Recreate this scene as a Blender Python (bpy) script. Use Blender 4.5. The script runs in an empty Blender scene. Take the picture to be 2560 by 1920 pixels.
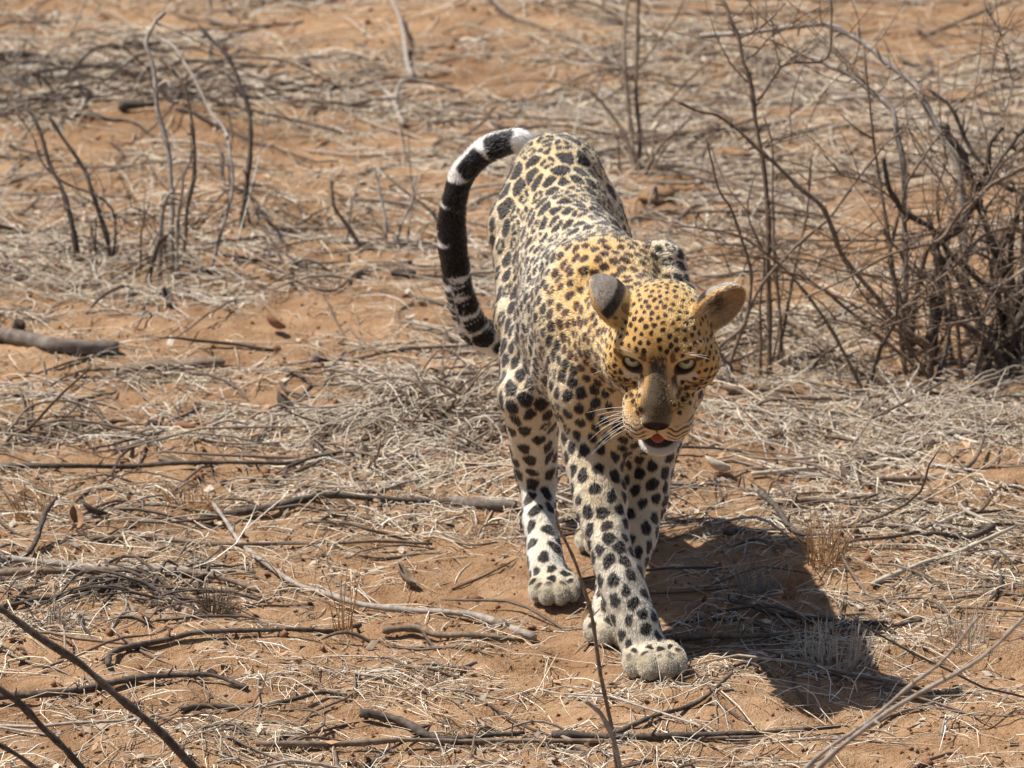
import bpy, bmesh, math, random
import numpy as np
from mathutils import Vector, Matrix
from mathutils.kdtree import KDTree

random.seed(7)
RNG = np.random.default_rng(11)
scene = bpy.context.scene
C = scene.collection

# ------------------------------------------------------------------ camera
W_PX, H_PX = 2560.0, 1920.0
F_PX = 14300.0
CAM_H, CAM_D, PITCH = 2.613, 8.633, math.radians(14.0)
cam_data = bpy.data.cameras.new("camera")
cam = bpy.data.objects.new("camera", cam_data)
C.objects.link(cam)
cam.location = (0.0, -CAM_D, CAM_H)
cam.rotation_euler = (math.pi / 2 - PITCH, 0, 0)
cam_data.sensor_width = 36.0
cam_data.lens = 36.0 * F_PX / W_PX
cam_data.clip_start = 0.1
cam_data.clip_end = 3000.0
cam_data.dof.use_dof = True
cam_data.dof.focus_distance = 8.72
cam_data.dof.aperture_fstop = 10.0
cam_data.dof.aperture_blades = 7
scene.camera = cam

# ------------------------------------------------------------------ sky, sun, exposure
SUN_ELEV, SUN_AZ = math.radians(60.5), math.radians(14.0)   # azimuth: behind the leopard, off to the left
sun_vec = Vector((-math.cos(SUN_ELEV) * math.cos(SUN_AZ), math.cos(SUN_ELEV) * math.sin(SUN_AZ), math.sin(SUN_ELEV)))
world = bpy.data.worlds.new("World")
scene.world = world
world.use_nodes = True
nt = world.node_tree
bg = nt.nodes["Background"]
sky = nt.nodes.new("ShaderNodeTexSky")
sky.sky_type = 'NISHITA'
sky.sun_disc = False
sky.sun_elevation = SUN_ELEV
sky.sun_rotation = math.atan2(sun_vec.x, sun_vec.y)
sky.dust_density = 1.5
nt.links.new(sky.outputs[0], bg.inputs[0])
bg.inputs[1].default_value = 0.066
sun_data = bpy.data.lights.new("sun", 'SUN')
sun_data.energy = 5.0
sun_data.angle = math.radians(0.53)
sun_data.color = (1.0, 0.945, 0.86)
sun = bpy.data.objects.new("sun", sun_data)
C.objects.link(sun)
sun.rotation_euler = (-sun_vec).to_track_quat('-Z', 'Y').to_euler()
scene.view_settings.view_transform = 'Standard'
scene.view_settings.look = 'None'
scene.view_settings.exposure = 0.46
scene.view_settings.gamma = 1.0
scene.view_settings.use_curve_mapping = False
scene.render.engine = 'CYCLES'
scene.cycles.use_denoising = True
scene.cycles.max_bounces = 5
scene.cycles.diffuse_bounces = 3
scene.cycles.glossy_bounces = 2
scene.cycles.transparent_max_bounces = 6
scene.cycles_curves.shape = 'RIBBONS'
scene.cycles_curves.subdivisions = 2

# ------------------------------------------------------------------ helpers
CAMP = np.array([0.0, -CAM_D, CAM_H])
FW = np.array([0.0, math.cos(PITCH), -math.sin(PITCH)])
UPV = np.array([0.0, math.sin(PITCH), math.cos(PITCH)])
RT = np.array([1.0, 0.0, 0.0])

def ray(px, py):
    return FW + RT * ((px - 1280.0) / F_PX) + UPV * ((960.0 - py) / F_PX)

def pix(px, py, Y):
    """the point that stands at distance row Y in the place, seen at that spot of the photograph"""
    d = ray(px, py)
    return CAMP + d * ((Y + CAM_D) / d[1])

def gp(px, py):
    """point of the flat ground"""
    d = ray(px, py)
    return CAMP + d * (-CAM_H / d[2])

def m_per_px(Y):
    return (Y + CAM_D) / math.cos(PITCH) / F_PX

# lattice noise, vectorised
_perm = np.random.default_rng(3).random(4096)
def _h(ix, iy, s):
    n = (ix * 374761393 + iy * 668265263 + s * 1274126177) & 0x7fffffff
    n = ((n ^ (n >> 13)) * 1274126177) & 0x7fffffff
    return _perm[(n ^ (n >> 16)) & 4095]
def vnoise(x, y, s=0):
    x = np.asarray(x, float); y = np.asarray(y, float)
    ix = np.floor(x).astype(np.int64); iy = np.floor(y).astype(np.int64)
    fx = x - ix; fy = y - iy
    fx = fx * fx * (3 - 2 * fx); fy = fy * fy * (3 - 2 * fy)
    a = _h(ix, iy, s); b = _h(ix + 1, iy, s); c = _h(ix, iy + 1, s); d = _h(ix + 1, iy + 1, s)
    return (a * (1 - fx) + b * fx) * (1 - fy) + (c * (1 - fx) + d * fx) * fy
def fbm(x, y, s=0, o=4):
    v = 0; a = 0.5; t = 0
    for k in range(o):
        v = v + a * vnoise(x * 2 ** k + 17.3 * k, y * 2 ** k - 9.1 * k, s + k); t += a; a *= 0.5
    return v / t

def nodes_mat(name):
    m = bpy.data.materials.new(name)
    m.use_nodes = True
    n = m.node_tree
    b = n.nodes["Principled BSDF"]
    return m, n, b

def ramp(n, stops):
    r = n.nodes.new("ShaderNodeValToRGB")
    e = r.color_ramp.elements
    while len(e) < len(stops):
        e.new(0.5)
    for el, (p, c) in zip(e, stops):
        el.position = p
        el.color = (*c, 1)
    return r

def wood_mat(name, dark, mid, light, scale=60.0, rough=0.8, bump=0.4):
    """bark or straw: object-space noise stretched into grain, plus a different tone for each object"""
    m, n, b = nodes_mat(name)
    tc = n.nodes.new("ShaderNodeTexCoord")
    no = n.nodes.new("ShaderNodeTexNoise")
    no.inputs["Scale"].default_value = scale
    no.inputs["Detail"].default_value = 6
    no.inputs["Roughness"].default_value = 0.7
    n.links.new(tc.outputs["Object"], no.inputs["Vector"])
    r = ramp(n, [(0.28, dark), (0.5, mid), (0.72, light)])
    n.links.new(no.outputs["Fac"], r.inputs[0])
    n.links.new(r.outputs[0], b.inputs["Base Color"])
    b.inputs["Roughness"].default_value = rough
    b.inputs["Specular IOR Level"].default_value = 0.25
    bp = n.nodes.new("ShaderNodeBump")
    bp.inputs["Strength"].default_value = bump
    bp.inputs["Distance"].default_value = 0.002
    n.links.new(no.outputs["Fac"], bp.inputs["Height"])
    n.links.new(bp.outputs[0], b.inputs["Normal"])
    return m

def link(name, me, mat=None, parent=None, **props):
    o = bpy.data.objects.new(name, me)
    C.objects.link(o)
    if mat is not None and me is not None:
        me.materials.append(mat)
    if parent is not None:
        o.parent = parent
    for k, v in props.items():
        o[k] = v
    return o

def mesh_from(name, verts, faces, smooth=True):
    me = bpy.data.meshes.new(name)
    me.from_pydata([tuple(v) for v in verts], [], [tuple(f) for f in faces])
    if smooth:
        me.polygons.foreach_set("use_smooth", [True] * len(me.polygons))
    me.update()
    return me

def quads_mesh(name, V, Q, smooth=True):
    """fast mesh from numpy arrays, faces all with the same corner count"""
    V = np.ascontiguousarray(V, np.float32); Q = np.ascontiguousarray(Q, np.int32)
    k = Q.shape[1]
    me = bpy.data.meshes.new(name)
    me.vertices.add(len(V)); me.vertices.foreach_set("co", V.ravel())
    me.loops.add(Q.size); me.loops.foreach_set("vertex_index", Q.ravel())
    me.polygons.add(len(Q))
    me.polygons.foreach_set("loop_start", np.arange(0, Q.size, k, dtype=np.int32))
    me.polygons.foreach_set("use_smooth", np.full(len(Q), smooth))
    me.update(calc_edges=True)
    me.validate()
    return me

def catmull(pts, n):
    """smooth resample of a polyline of any width of columns"""
    P = np.asarray(pts, float)
    if len(P) == 2:
        t = np.linspace(0, 1, n + 1)[:, None]
        return P[0] * (1 - t) + P[1] * t
    P = np.vstack([2 * P[0] - P[1], P, 2 * P[-1] - P[-2]])
    out = []
    for i in range(1, len(P) - 2):
        a, b, c, d = P[i - 1], P[i], P[i + 1], P[i + 2]
        for t in np.arange(n) / n:
            out.append(0.5 * (2 * b + (c - a) * t + (2 * a - 5 * b + 4 * c - d) * t * t + (3 * b - a - 3 * c + d) * t ** 3))
    out.append(P[-2])
    return np.array(out)

class Tubes:
    """collects tubes, spikes and so on into one mesh"""
    def __init__(self):
        self.v = []; self.f = []; self.n = 0
    def tube(self, pts, rad, sides=6, cap=True):
        P = np.asarray(pts, float); m = len(P)
        rad = np.broadcast_to(np.asarray(rad, float), (m,))
        T = np.gradient(P, axis=0)
        T /= np.linalg.norm(T, axis=1)[:, None] + 1e-12
        ref = np.array([0.31, 0.17, 0.93]) if abs(T[0][2]) < 0.9 else np.array([0.9, 0.3, 0.1])
        n1 = np.cross(T, ref); n1 /= np.linalg.norm(n1, axis=1)[:, None] + 1e-12
        n2 = np.cross(T, n1)
        a = np.arange(sides) * 2 * math.pi / sides
        ring = P[:, None, :] + rad[:, None, None] * (np.cos(a)[None, :, None] * n1[:, None, :] + np.sin(a)[None, :, None] * n2[:, None, :])
        base = self.n
        self.v.append(ring.reshape(-1, 3)); self.n += m * sides
        for i in range(m - 1):
            for j in range(sides):
                k = (j + 1) % sides
                self.f.append((base + i * sides + j, base + i * sides + k, base + (i + 1) * sides + k, base + (i + 1) * sides + j))
        if cap:
            self.f.append(tuple(base + j for j in range(sides))[::-1])
            self.f.append(tuple(base + (m - 1) * sides + j for j in range(sides)))
    def build(self, name, mat, parent=None, origin=None, **props):
        V = np.vstack(self.v)
        if origin is not None:
            V = V - np.asarray(origin)
        me = mesh_from(name, V, self.f)
        o = link(name, me, mat, parent, **props)
        if origin is not None and parent is None:
            o.location = origin
        return o
# ================================================================== the ground
def project(x, y, z=0.0):
    """where a point of the place shows in the photograph (for laying out patches of litter)"""
    dx, dy, dz = x - CAMP[0], y - CAMP[1], z - CAMP[2]
    dep = dy * FW[1] + dz * FW[2]
    return 1280 + F_PX * dx / dep, 960 - F_PX * (dy * UPV[1] + dz * UPV[2]) / dep

PAWS = [gp(1630, 1672)[:2], gp(1536, 1590)[:2], gp(1386, 1490)[:2], gp(1440, 1365)[:2]]
MOUNDS = [(gp(1625, 535), 0.10, 0.035), (gp(2090, 1450), 0.09, 0.022), (gp(1880, 640), 0.12, 0.03), (gp(540, 545), 0.22, 0.05), (gp(250, 330), 0.30, 0.06),
          (gp(820, 1260), 0.10, 0.015), (gp(2150, 330), 0.3, 0.05), (gp(1180, 60), 0.35, 0.05), (gp(1990, 1520), 0.12, 0.018), (gp(330, 880), 0.2, 0.02)]
def gh(x, y):
    """height of the ground"""
    x = np.asarray(x, float); y = np.asarray(y, float)
    near = np.exp(-((x / 6.0) ** 2 + ((y - 2) / 9.0) ** 2))
    h = (fbm(x * 1.6, y * 1.6, 1, 3) - 0.5) * 0.06
    rid = fbm(x * 6.0, y * 7.0, 7, 3)
    h += (rid - 0.5) * 0.040
    h += (fbm(x * 22, y * 22, 13, 3) - 0.5) * 0.020 * near
    foot = np.clip(vnoise(x * 11, y * 11, 19) - 0.62, 0, 1)             # small scuffs and hollows
    h -= foot * 0.035 * near
    for c, w, a in MOUNDS:
        h += a * np.exp(-(((x - c[0]) / w) ** 2 + ((y - c[1]) / (w * 0.8)) ** 2))
    k = np.ones_like(h)
    for c in PAWS:
        k = np.minimum(k, 1 - np.exp(-(((x - c[0]) ** 2 + (y - c[1]) ** 2) / 0.085 ** 2) ** 2))
    flat = 0.006 * (vnoise(x * 40, y * 40, 3) - 0.7)
    return h * k + flat * (1 - k) * 0.5

def axis(a, b, step0, grow, far):
    mid = [a]
    while mid[-1] < b:
        mid.append(mid[-1] + step0 * (1 + grow * max(0, mid[-1] - 0.5)))
    hi = [mid[-1]]; st = step0
    while hi[-1] < far:
        st *= 1.35; hi.append(hi[-1] + st)
    lo = [a]; st = step0
    while lo[-1] > -far:
        st *= 1.35; lo.append(lo[-1] - st)
    return np.array(lo[:0:-1] + mid + hi[1:])
gxs = axis(-1.75, 1.75, 0.0105, 0.0, 700.0)
gys = axis(-1.1, 7.2, 0.0105, 0.28, 900.0)
GX, GY = np.meshgrid(gxs, gys, indexing='ij')
GZ = gh(GX, GY)
nx, ny = GX.shape
vi = np.arange(nx * ny).reshape(nx, ny)
Qg = np.stack([vi[:-1, :-1], vi[1:, :-1], vi[1:, 1:], vi[:-1, 1:]], -1).reshape(-1, 4)
gme = quads_mesh("ground", np.stack([GX, GY, GZ], -1).reshape(-1, 3), Qg)
m_sand, n, b = nodes_mat("red_sand")
tc = n.nodes.new("ShaderNodeTexCoord")
def noise(sc, det=5, rough=0.6):
    t = n.nodes.new("ShaderNodeTexNoise"); t.inputs["Scale"].default_value = sc
    t.inputs["Detail"].default_value = det; t.inputs["Roughness"].default_value = rough
    n.links.new(tc.outputs["Object"], t.inputs["Vector"]); return t
n1 = noise(1.7, 4); n2 = noise(14, 6, 0.65); n3 = noise(260, 3, 0.7); n4 = noise(70, 4, 0.7)
r1 = ramp(n, [(0.30, (0.32, 0.190, 0.100)), (0.50, (0.44, 0.285, 0.165)), (0.68, (0.53, 0.370, 0.232))])
n.links.new(n2.outputs["Fac"], r1.inputs[0])
r2 = ramp(n, [(0.35, (0.72, 0.64, 0.60)), (0.62, (1.06, 1.0, 0.96))])
n.links.new(n1.outputs["Fac"], r2.inputs[0])
mx = n.nodes.new("ShaderNodeMix"); mx.data_type = 'RGBA'; mx.blend_type = 'MULTIPLY'; mx.inputs[0].default_value = 0.8
n.links.new(r1.outputs[0], mx.inputs[6]); n.links.new(r2.outputs[0], mx.inputs[7])
r3 = ramp(n, [(0.30, (0.45, 0.38, 0.34)), (0.46, (1, 1, 1)), (0.70, (1.0, 1.0, 1.0)), (0.82, (1.35, 1.3, 1.25))])
n.links.new(n3.outputs["Fac"], r3.inputs[0])
mx2 = n.nodes.new("ShaderNodeMix"); mx2.data_type = 'RGBA'; mx2.blend_type = 'MULTIPLY'; mx2.inputs[0].default_value = 0.7
n.links.new(mx.outputs[2], mx2.inputs[6]); n.links.new(r3.outputs[0], mx2.inputs[7])
n.links.new(mx2.outputs[2], b.inputs["Base Color"])
b.inputs["Roughness"].default_value = 0.95
b.inputs["Specular IOR Level"].default_value = 0.1
add1 = n.nodes.new("ShaderNodeMath"); add1.operation = 'MULTIPLY_ADD'; add1.inputs[1].default_value = 2.2
n.links.new(n4.outputs["Fac"], add1.inputs[0]); n.links.new(n3.outputs["Fac"], add1.inputs[2])
bp = n.nodes.new("ShaderNodeBump"); bp.inputs["Strength"].default_value = 1.0; bp.inputs["Distance"].default_value = 0.0065
n.links.new(add1.outputs[0], bp.inputs["Height"]); n.links.new(bp.outputs[0], b.inputs["Normal"])
link("ground", gme, m_sand, kind="structure")

def on_ground(px, py):
    """ground point under a spot of the photograph, with the relief"""
    p = gp(px, py)
    for _ in range(4):
        z = float(gh(p[0], p[1]))
        d = ray(px, py)
        p = CAMP + d * ((z - CAM_H) / d[2])
    return np.array([p[0], p[1], float(gh(p[0], p[1]))])
# ================================================================== bushes, shrubs and stems
m_bark_dark = wood_mat("thorn_bark", (0.035, 0.027, 0.022), (0.085, 0.065, 0.052), (0.19, 0.155, 0.125), 90)
m_bark_grey = wood_mat("grey_dead_bark", (0.15, 0.12, 0.098), (0.30, 0.255, 0.215), (0.46, 0.41, 0.36), 80)
m_bark_brown = wood_mat("brown_bark", (0.085, 0.056, 0.038), (0.19, 0.135, 0.095), (0.33, 0.26, 0.19), 80)
m_straw = wood_mat("pale_straw", (0.32, 0.26, 0.19), (0.50, 0.43, 0.34), (0.68, 0.61, 0.51), 60, bump=0.2)
m_red_grass = wood_mat("russet_grass", (0.28, 0.15, 0.07), (0.42, 0.25, 0.12), (0.52, 0.36, 0.20), 60, bump=0.2)
prng = random.Random(21)

def wiggle(P, amp, seed):
    """small crooked bends along a branch"""
    n = len(P); k = np.random.default_rng(seed)
    off = np.zeros((n, 3)); m = max(3, n // 3)
    for c in range(3):
        off[:, c] = np.interp(np.linspace(0, m - 1, n), np.arange(m), k.normal(0, amp, m))
    off[0] *= 0.2
    return P + off

_seed = [100]
def branch(t, P, r0, r1, spurs=0.0, sides=7, wig=0.003, n=5):
    """a crooked tapering stem with knots and short spurs; P is base to tip"""
    _seed[0] += 1
    k = np.random.default_rng(_seed[0])
    Q = wiggle(catmull(P, n), wig, _seed[0])
    L = np.concatenate([[0], np.cumsum(np.linalg.norm(np.diff(Q, axis=0), axis=1))])
    rad = np.interp(L / L[-1], [0, 1], [r0, r1]) * (1 + 0.16 * k.normal(0, 1, len(Q)).clip(-1.3, 1.6))
    t.tube(Q, rad, sides)
    if spurs > 0:
        T = np.gradient(Q, axis=0)
        for s in np.arange(0.04 * L[-1], L[-1], spurs):
            s = s + k.normal(0, spurs * 0.35)
            if s <= 0 or s >= L[-1]:
                continue
            p = np.array([np.interp(s, L, Q[:, c]) for c in range(3)]); rr = float(np.interp(s, L, rad))
            tg = T[min(np.searchsorted(L, s), len(T) - 1)]; tg = tg / (np.linalg.norm(tg) + 1e-9)
            d = np.cross(tg, k.normal(0, 1, 3)); d /= np.linalg.norm(d) + 1e-9
            ln = rr + k.uniform(0.006, 0.018)
            e = p + (d + tg * 0.45) * ln
            t.tube([p, p * 0.5 + e * 0.5, e], [rr * 0.55, rr * 0.42, 0.0005], 4, cap=False)
    return Q

def stem_pts(px_list, Y0, lean, conv):
    """traced stem: base stands in row Y0, the tip leans by that much in depth"""
    out = []
    n = len(px_list)
    for i, (a, b) in enumerate(px_list):
        x, y = conv(a, b)
        out.append(pix(x, y, Y0 + lean * (i / (n - 1))))
    return np.array(out)
R4 = lambda a, b: (1750 + a / 1.5086, b / 1.5086)
R5 = lambda a, b: (a / 1.9235, b / 1.9235)
FV = lambda a, b: (a * 1.1573, b * 1.1573)
ID = lambda a, b: (a, b)

def shrub(name, label, category, base_px, stems, conv, mat, group=None, twigs=0, twig_mat=None, twig_len=(0.05, 0.16), part='stem', depth=0.0):
    """stems: (points, r0, r1, lean, dY, spur spacing, material or None)"""
    e = link(name, None, label=label, category=category)
    if group:
        e['group'] = group
    bp_ = on_ground(*conv(*base_px))
    bp_[1] += depth; bp_[2] = float(gh(bp_[0], bp_[1]))
    e.location = bp_
    allq = []
    for (pl, r0, r1, lean, dY, sp, mt) in stems:
        t = Tubes()
        P = stem_pts(pl, bp_[1] + dY, lean, conv)
        g0 = float(gh(P[0][0], P[0][1]))
        if P[0][2] < g0 + 0.06:
            P[0][2] = g0 - 0.02                                # rooted
        Q = branch(t, P, r0, r1, sp)
        allq.append((Q, r1))
        t.build(part, mt or mat, e, origin=bp_)
    if twigs:
        t = Tubes()
        for _ in range(twigs):
            Q, r = prng.choice(allq)
            i = prng.randrange(2, len(Q) - 1)
            d = np.array([prng.gauss(0, 1), prng.gauss(0, 0.8), prng.gauss(0.35, 0.7)]); d /= np.linalg.norm(d)
            L = prng.uniform(*twig_len)
            c = np.array([prng.gauss(0, 0.3), prng.gauss(0, 0.3), prng.gauss(0, 0.3)])
            P = [Q[i] + d * L * s + c * L * s * s for s in (0, 0.33, 0.66, 1)]
            branch(t, P, 0.0014, 0.0006, 0.03, 4, 0.001, 3)
        t.build("twig", twig_mat or mat, e, origin=bp_, kind="stuff")
    return e

S = 0.022
G = m_bark_grey; B = m_bark_brown; D = m_bark_dark
shrub("thorn_bush", "tangled thorny bush with thick dark stems at the right edge behind the leopard", "bush", (930, 1420), [
    ([(870, 1400), (890, 1200), (900, 1000), (890, 920), (960, 870), (1020, 780), (1035, 700), (990, 600), (940, 510), (915, 460)], 0.0135, 0.0065, 0.10, 0.02, S, D),
    ([(1130, 1330), (1150, 1080), (1100, 900), (1050, 760), (1060, 690), (1090, 580), (1130, 470)], 0.0125, 0.004, 0.05, 0.06, S, D),
    ([(1170, 1360), (1130, 1120), (1060, 1060), (960, 980), (880, 870), (780, 800), (730, 740), (700, 600)], 0.0075, 0.0045, -0.12, 0.05, S, D),
    ([(1200, 1350), (1215, 1100), (1222, 760), (1140, 700), (1080, 640), (1010, 540), (960, 430), (860, 330)], 0.0065, 0.003, 0.12, 0.12, S, D),
    ([(860, 1400), (860, 1310), (780, 1250), (680, 1150), (590, 1030), (510, 930), (480, 820), (400, 720), (240, 580), (90, 440), (0, 415), (-80, 380)], 0.0068, 0.0030, -0.10, -0.06, S, B),
    ([(775, 1395), (772, 1100), (770, 800), (760, 560), (720, 430), (620, 320), (500, 240), (390, 205), (340, 215)], 0.0078, 0.0045, 0.25, 0.10, S, G),
    ([(1010, 1370), (1000, 900), (960, 600), (900, 490), (830, 360), (760, 280), (640, 180), (530, 125), (400, 100), (180, 125), (0, 145)], 0.0088, 0.0048, 0.42, 0.20, S, G),
    ([(800, 1400), (760, 1190), (720, 1000), (740, 830), (790, 690), (850, 580), (905, 490)], 0.0050, 0.0018, 0.05, -0.02, S, B),
    ([(1270, 590), (1222, 630), (1080, 720), (960, 830), (900, 910), (720, 960), (520, 1070), (400, 1130)], 0.0050, 0.0016, -0.2, -0.05, S, B),
    ([(900, 1350), (780, 1300), (640, 1150), (560, 1000)], 0.0035, 0.0014, -0.1, -0.10, S, B),
    ([(960, 1390), (880, 860), (800, 800), (680, 710), (540, 660), (500, 620)], 0.0045, 0.0018, 0.0, 0.03, S, B),
    ([(1000, 1400), (950, 1130), (900, 1090), (780, 1000), (720, 920), (690, 860)], 0.0050, 0.0026, -0.06, -0.08, S, B),
    ([(1100, 1400), (1040, 1190), (950, 980), (880, 760), (930, 560)], 0.0040, 0.0015, 0.1, 0.0, S, B),
    ([(1222, 1400), (1110, 1290), (1040, 1160), (1000, 1000), (1060, 830), (1140, 700)], 0.0055, 0.002, 0.1, 0.04, S, D),
    ([(1240, 1300), (1180, 1000), (1190, 820), (1222, 740), (1290, 600)], 0.0080, 0.004, 0.0, 0.08, S, D),
    ([(1230, 880), (1140, 860), (1070, 890), (960, 1000), (830, 1100), (700, 1210), (560, 1300)], 0.0035, 0.0014, -0.25, -0.04, S, B),
    ([(1230, 1090), (1130, 1150), (1050, 1190), (800, 1230), (640, 1210)], 0.0036, 0.0014, -0.2, -0.10, S, B),
    ([(1180, 560), (1200, 540), (1160, 450), (1100, 300), (1120, 180), (1070, 40)], 0.0030, 0.0012, 0.3, 0.25, S, B),
    ([(1150, 420), (1175, 280), (1170, 190), (1120, 90), (1060, -20)], 0.0028, 0.0012, 0.3, 0.4, S, G),
    ([(1250, 540), (1160, 600), (1090, 690), (1000, 740)], 0.0028, 0.0012, 0.1, 0.1, S, B),
    ([(1250, 1000), (1150, 1060), (1000, 1100), (850, 1110), (700, 1090)], 0.0030, 0.0012, -0.2, -0.02, S, G),
    ([(1120, 1400), (1190, 1240), (1260, 1120)], 0.016, 0.009, 0.0, 0.0, S, D),
    ([(1180, 1440), (1200, 1300), (1180, 1180), (1230, 1010), (1240, 900)], 0.020, 0.010, 0.0, 0.03, S, D),
    ([(1060, 1440), (1110, 1290), (1140, 1200), (1100, 1080), (1120, 940), (1200, 830)], 0.012, 0.004, 0.05, 0.06, S, D),
    ([(1230, 1480), (1150, 1380), (1090, 1300), (1010, 1230), (930, 1200)], 0.010, 0.004, -0.1, -0.05, S, D),
    ([(1240, 470), (1180, 520), (1110, 620), (1060, 760), (1090, 900)], 0.0045, 0.002, -0.1, 0.1, S, D),
    ([(1060, 1420), (1130, 1300), (1230, 1230)], 0.010, 0.006, -0.05, -0.03, S, D),
], R4, m_bark_dark, part='branch', twigs=330, twig_mat=m_bark_brown, twig_len=(0.06, 0.25), depth=0.06)

# more crooked stems crowding the foot of the thorn bush
bush = bpy.data.objects["thorn_bush"]
bo = np.array(bush.location)
for q in range(22):
    k = np.random.default_rng(900 + q)
    b0 = bo + np.array([k.uniform(-0.16, 0.34), k.uniform(-0.10, 0.22), 0]); b0[2] = float(gh(b0[0], b0[1])) - 0.01
    dx = k.normal(0.0, 0.55) - 0.15; dz = k.uniform(0.35, 1.0); L = k.uniform(0.18, 0.62)
    d = np.array([dx, k.normal(0, 0.3), dz]); d /= np.linalg.norm(d)
    bend = np.array([k.normal(-0.05, 0.35), k.normal(0, 0.2), k.normal(-0.12, 0.25)])
    P = [b0 + d * L * s + bend * L * s * s for s in (0, 0.25, 0.5, 0.75, 1.0)]
    P = [np.array([p[0], p[1], max(p[2], float(gh(p[0], p[1])) + 0.004)]) if i else p for i, p in enumerate(P)]
    t = Tubes(); r = k.uniform(0.0022, 0.0075)
    Q = branch(t, P, r, r * 0.4, S, 6, 0.004, 4)
    for _ in range(3):
        i = int(k.integers(3, len(Q) - 1)); dd = d + k.normal(0, 0.8, 3); dd /= np.linalg.norm(dd); l2 = k.uniform(0.06, 0.2)
        branch(t, [Q[i], Q[i] + dd * l2 * 0.5, Q[i] + dd * l2 + k.normal(0, 0.02, 3)], r * 0.4, 0.0008, 0.03, 4, 0.002, 3)
    t.build("branch", D if k.random() < 0.4 else B, bush, origin=bo)

shrub("slender_shrub", "slender leafless shrub of upright brown shoots right behind the leopard's head", "shrub", (265, 1390), [
    ([(262, 1400), (262, 1100), (258, 850), (225, 540), (190, 330), (150, 180), (110, 80), (85, 0), (70, -60)], 0.0062, 0.0036, 0.15, 0.0, S, None),
    ([(150, 1390), (80, 1330), (160, 1220), (195, 1080), (185, 980), (120, 800), (60, 690), (20, 520)], 0.0042, 0.0020, -0.05, -0.08, S, None),
    ([(330, 1440), (310, 1330), (285, 1000), (270, 800), (268, 560), (235, 430)], 0.0040, 0.0018, 0.12, 0.03, S, None),
    ([(85, 1380), (200, 1130), (360, 930), (520, 770), (650, 610), (740, 510), (800, 440)], 0.0045, 0.0018, 0.0, -0.05, S, None),
    ([(285, 1380), (340, 1130), (400, 850), (430, 580)], 0.0042, 0.0022, 0.1, 0.06, S, None),
    ([(230, 1390), (225, 1200), (240, 980), (180, 800), (215, 640)], 0.0035, 0.0014, 0.05, 0.02, S, None),
    ([(620, 1400), (500, 1250), (380, 1070), (265, 960), (150, 890), (0, 865), (-120, 850)], 0.0042, 0.0016, -0.1, -0.1, S, None),
    ([(900, 880), (740, 915), (500, 912), (300, 900), (150, 880), (0, 862)], 0.0028, 0.0012, 0.1, 0.10, S, None),
    ([(760, 1060), (560, 1020), (420, 985), (200, 965), (0, 965), (-90, 960)], 0.0026, 0.0012, 0.0, 0.02, S, None),
    ([(215, 380), (280, 290), (350, 240), (480, 215), (490, 100), (495, -30)], 0.0034, 0.0024, 0.1, 0.16, S, None),
    ([(165, 240), (230, 180), (300, 120), (410, 75)], 0.0022, 0.0012, 0.1, 0.14, S, None),
    ([(140, 150), (250, 90), (330, 0)], 0.0024, 0.0014, 0.1, 0.15, S, None),
    ([(265, 1380), (300, 1150), (240, 900), (210, 760)], 0.0030, 0.0012, 0.1, 0.05, S, None),
    ([(245, 560), (310, 520), (400, 510)], 0.0018, 0.0009, 0.0, 0.06, S, None),
], R4, m_bark_brown, twigs=60, twig_len=(0.05, 0.18))

shrub("sprouting_shrub", "low shrub of bare brown shoots fanning from one base behind the rump", "shrub", (1375, 388), [
    ([(1376, 390), (1362, 330), (1330, 260), (1265, 188)], 0.0055, 0.0025, 0.1, 0, 0.03, None),
    ([(1374, 390), (1362, 300), (1348, 150), (1352, 60), (1368, -40)], 0.0058, 0.0032, 0.3, 0.02, 0.03, None),
    ([(1378, 390), (1384, 300), (1374, 150), (1378, -30)], 0.0055, 0.0035, 0.2, 0.05, 0.03, None),
    ([(1380, 388), (1420, 320), (1470, 270), (1500, 240)], 0.0050, 0.0022, 0.1, -0.02, 0.03, None),
    ([(1386, 388), (1430, 330), (1460, 300)], 0.0038, 0.0018, 0.1, -0.04, 0.03, None),
    ([(1340, 380), (1335, 320), (1330, 290)], 0.0032, 0.0018, 0.0, 0.0, 0.03, None),
    ([(1392, 388), (1410, 330), (1412, 290), (1430, 250)], 0.0028, 0.0012, 0.1, 0.0, 0.03, None),
], FV, m_bark_brown, twigs=14)

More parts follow.
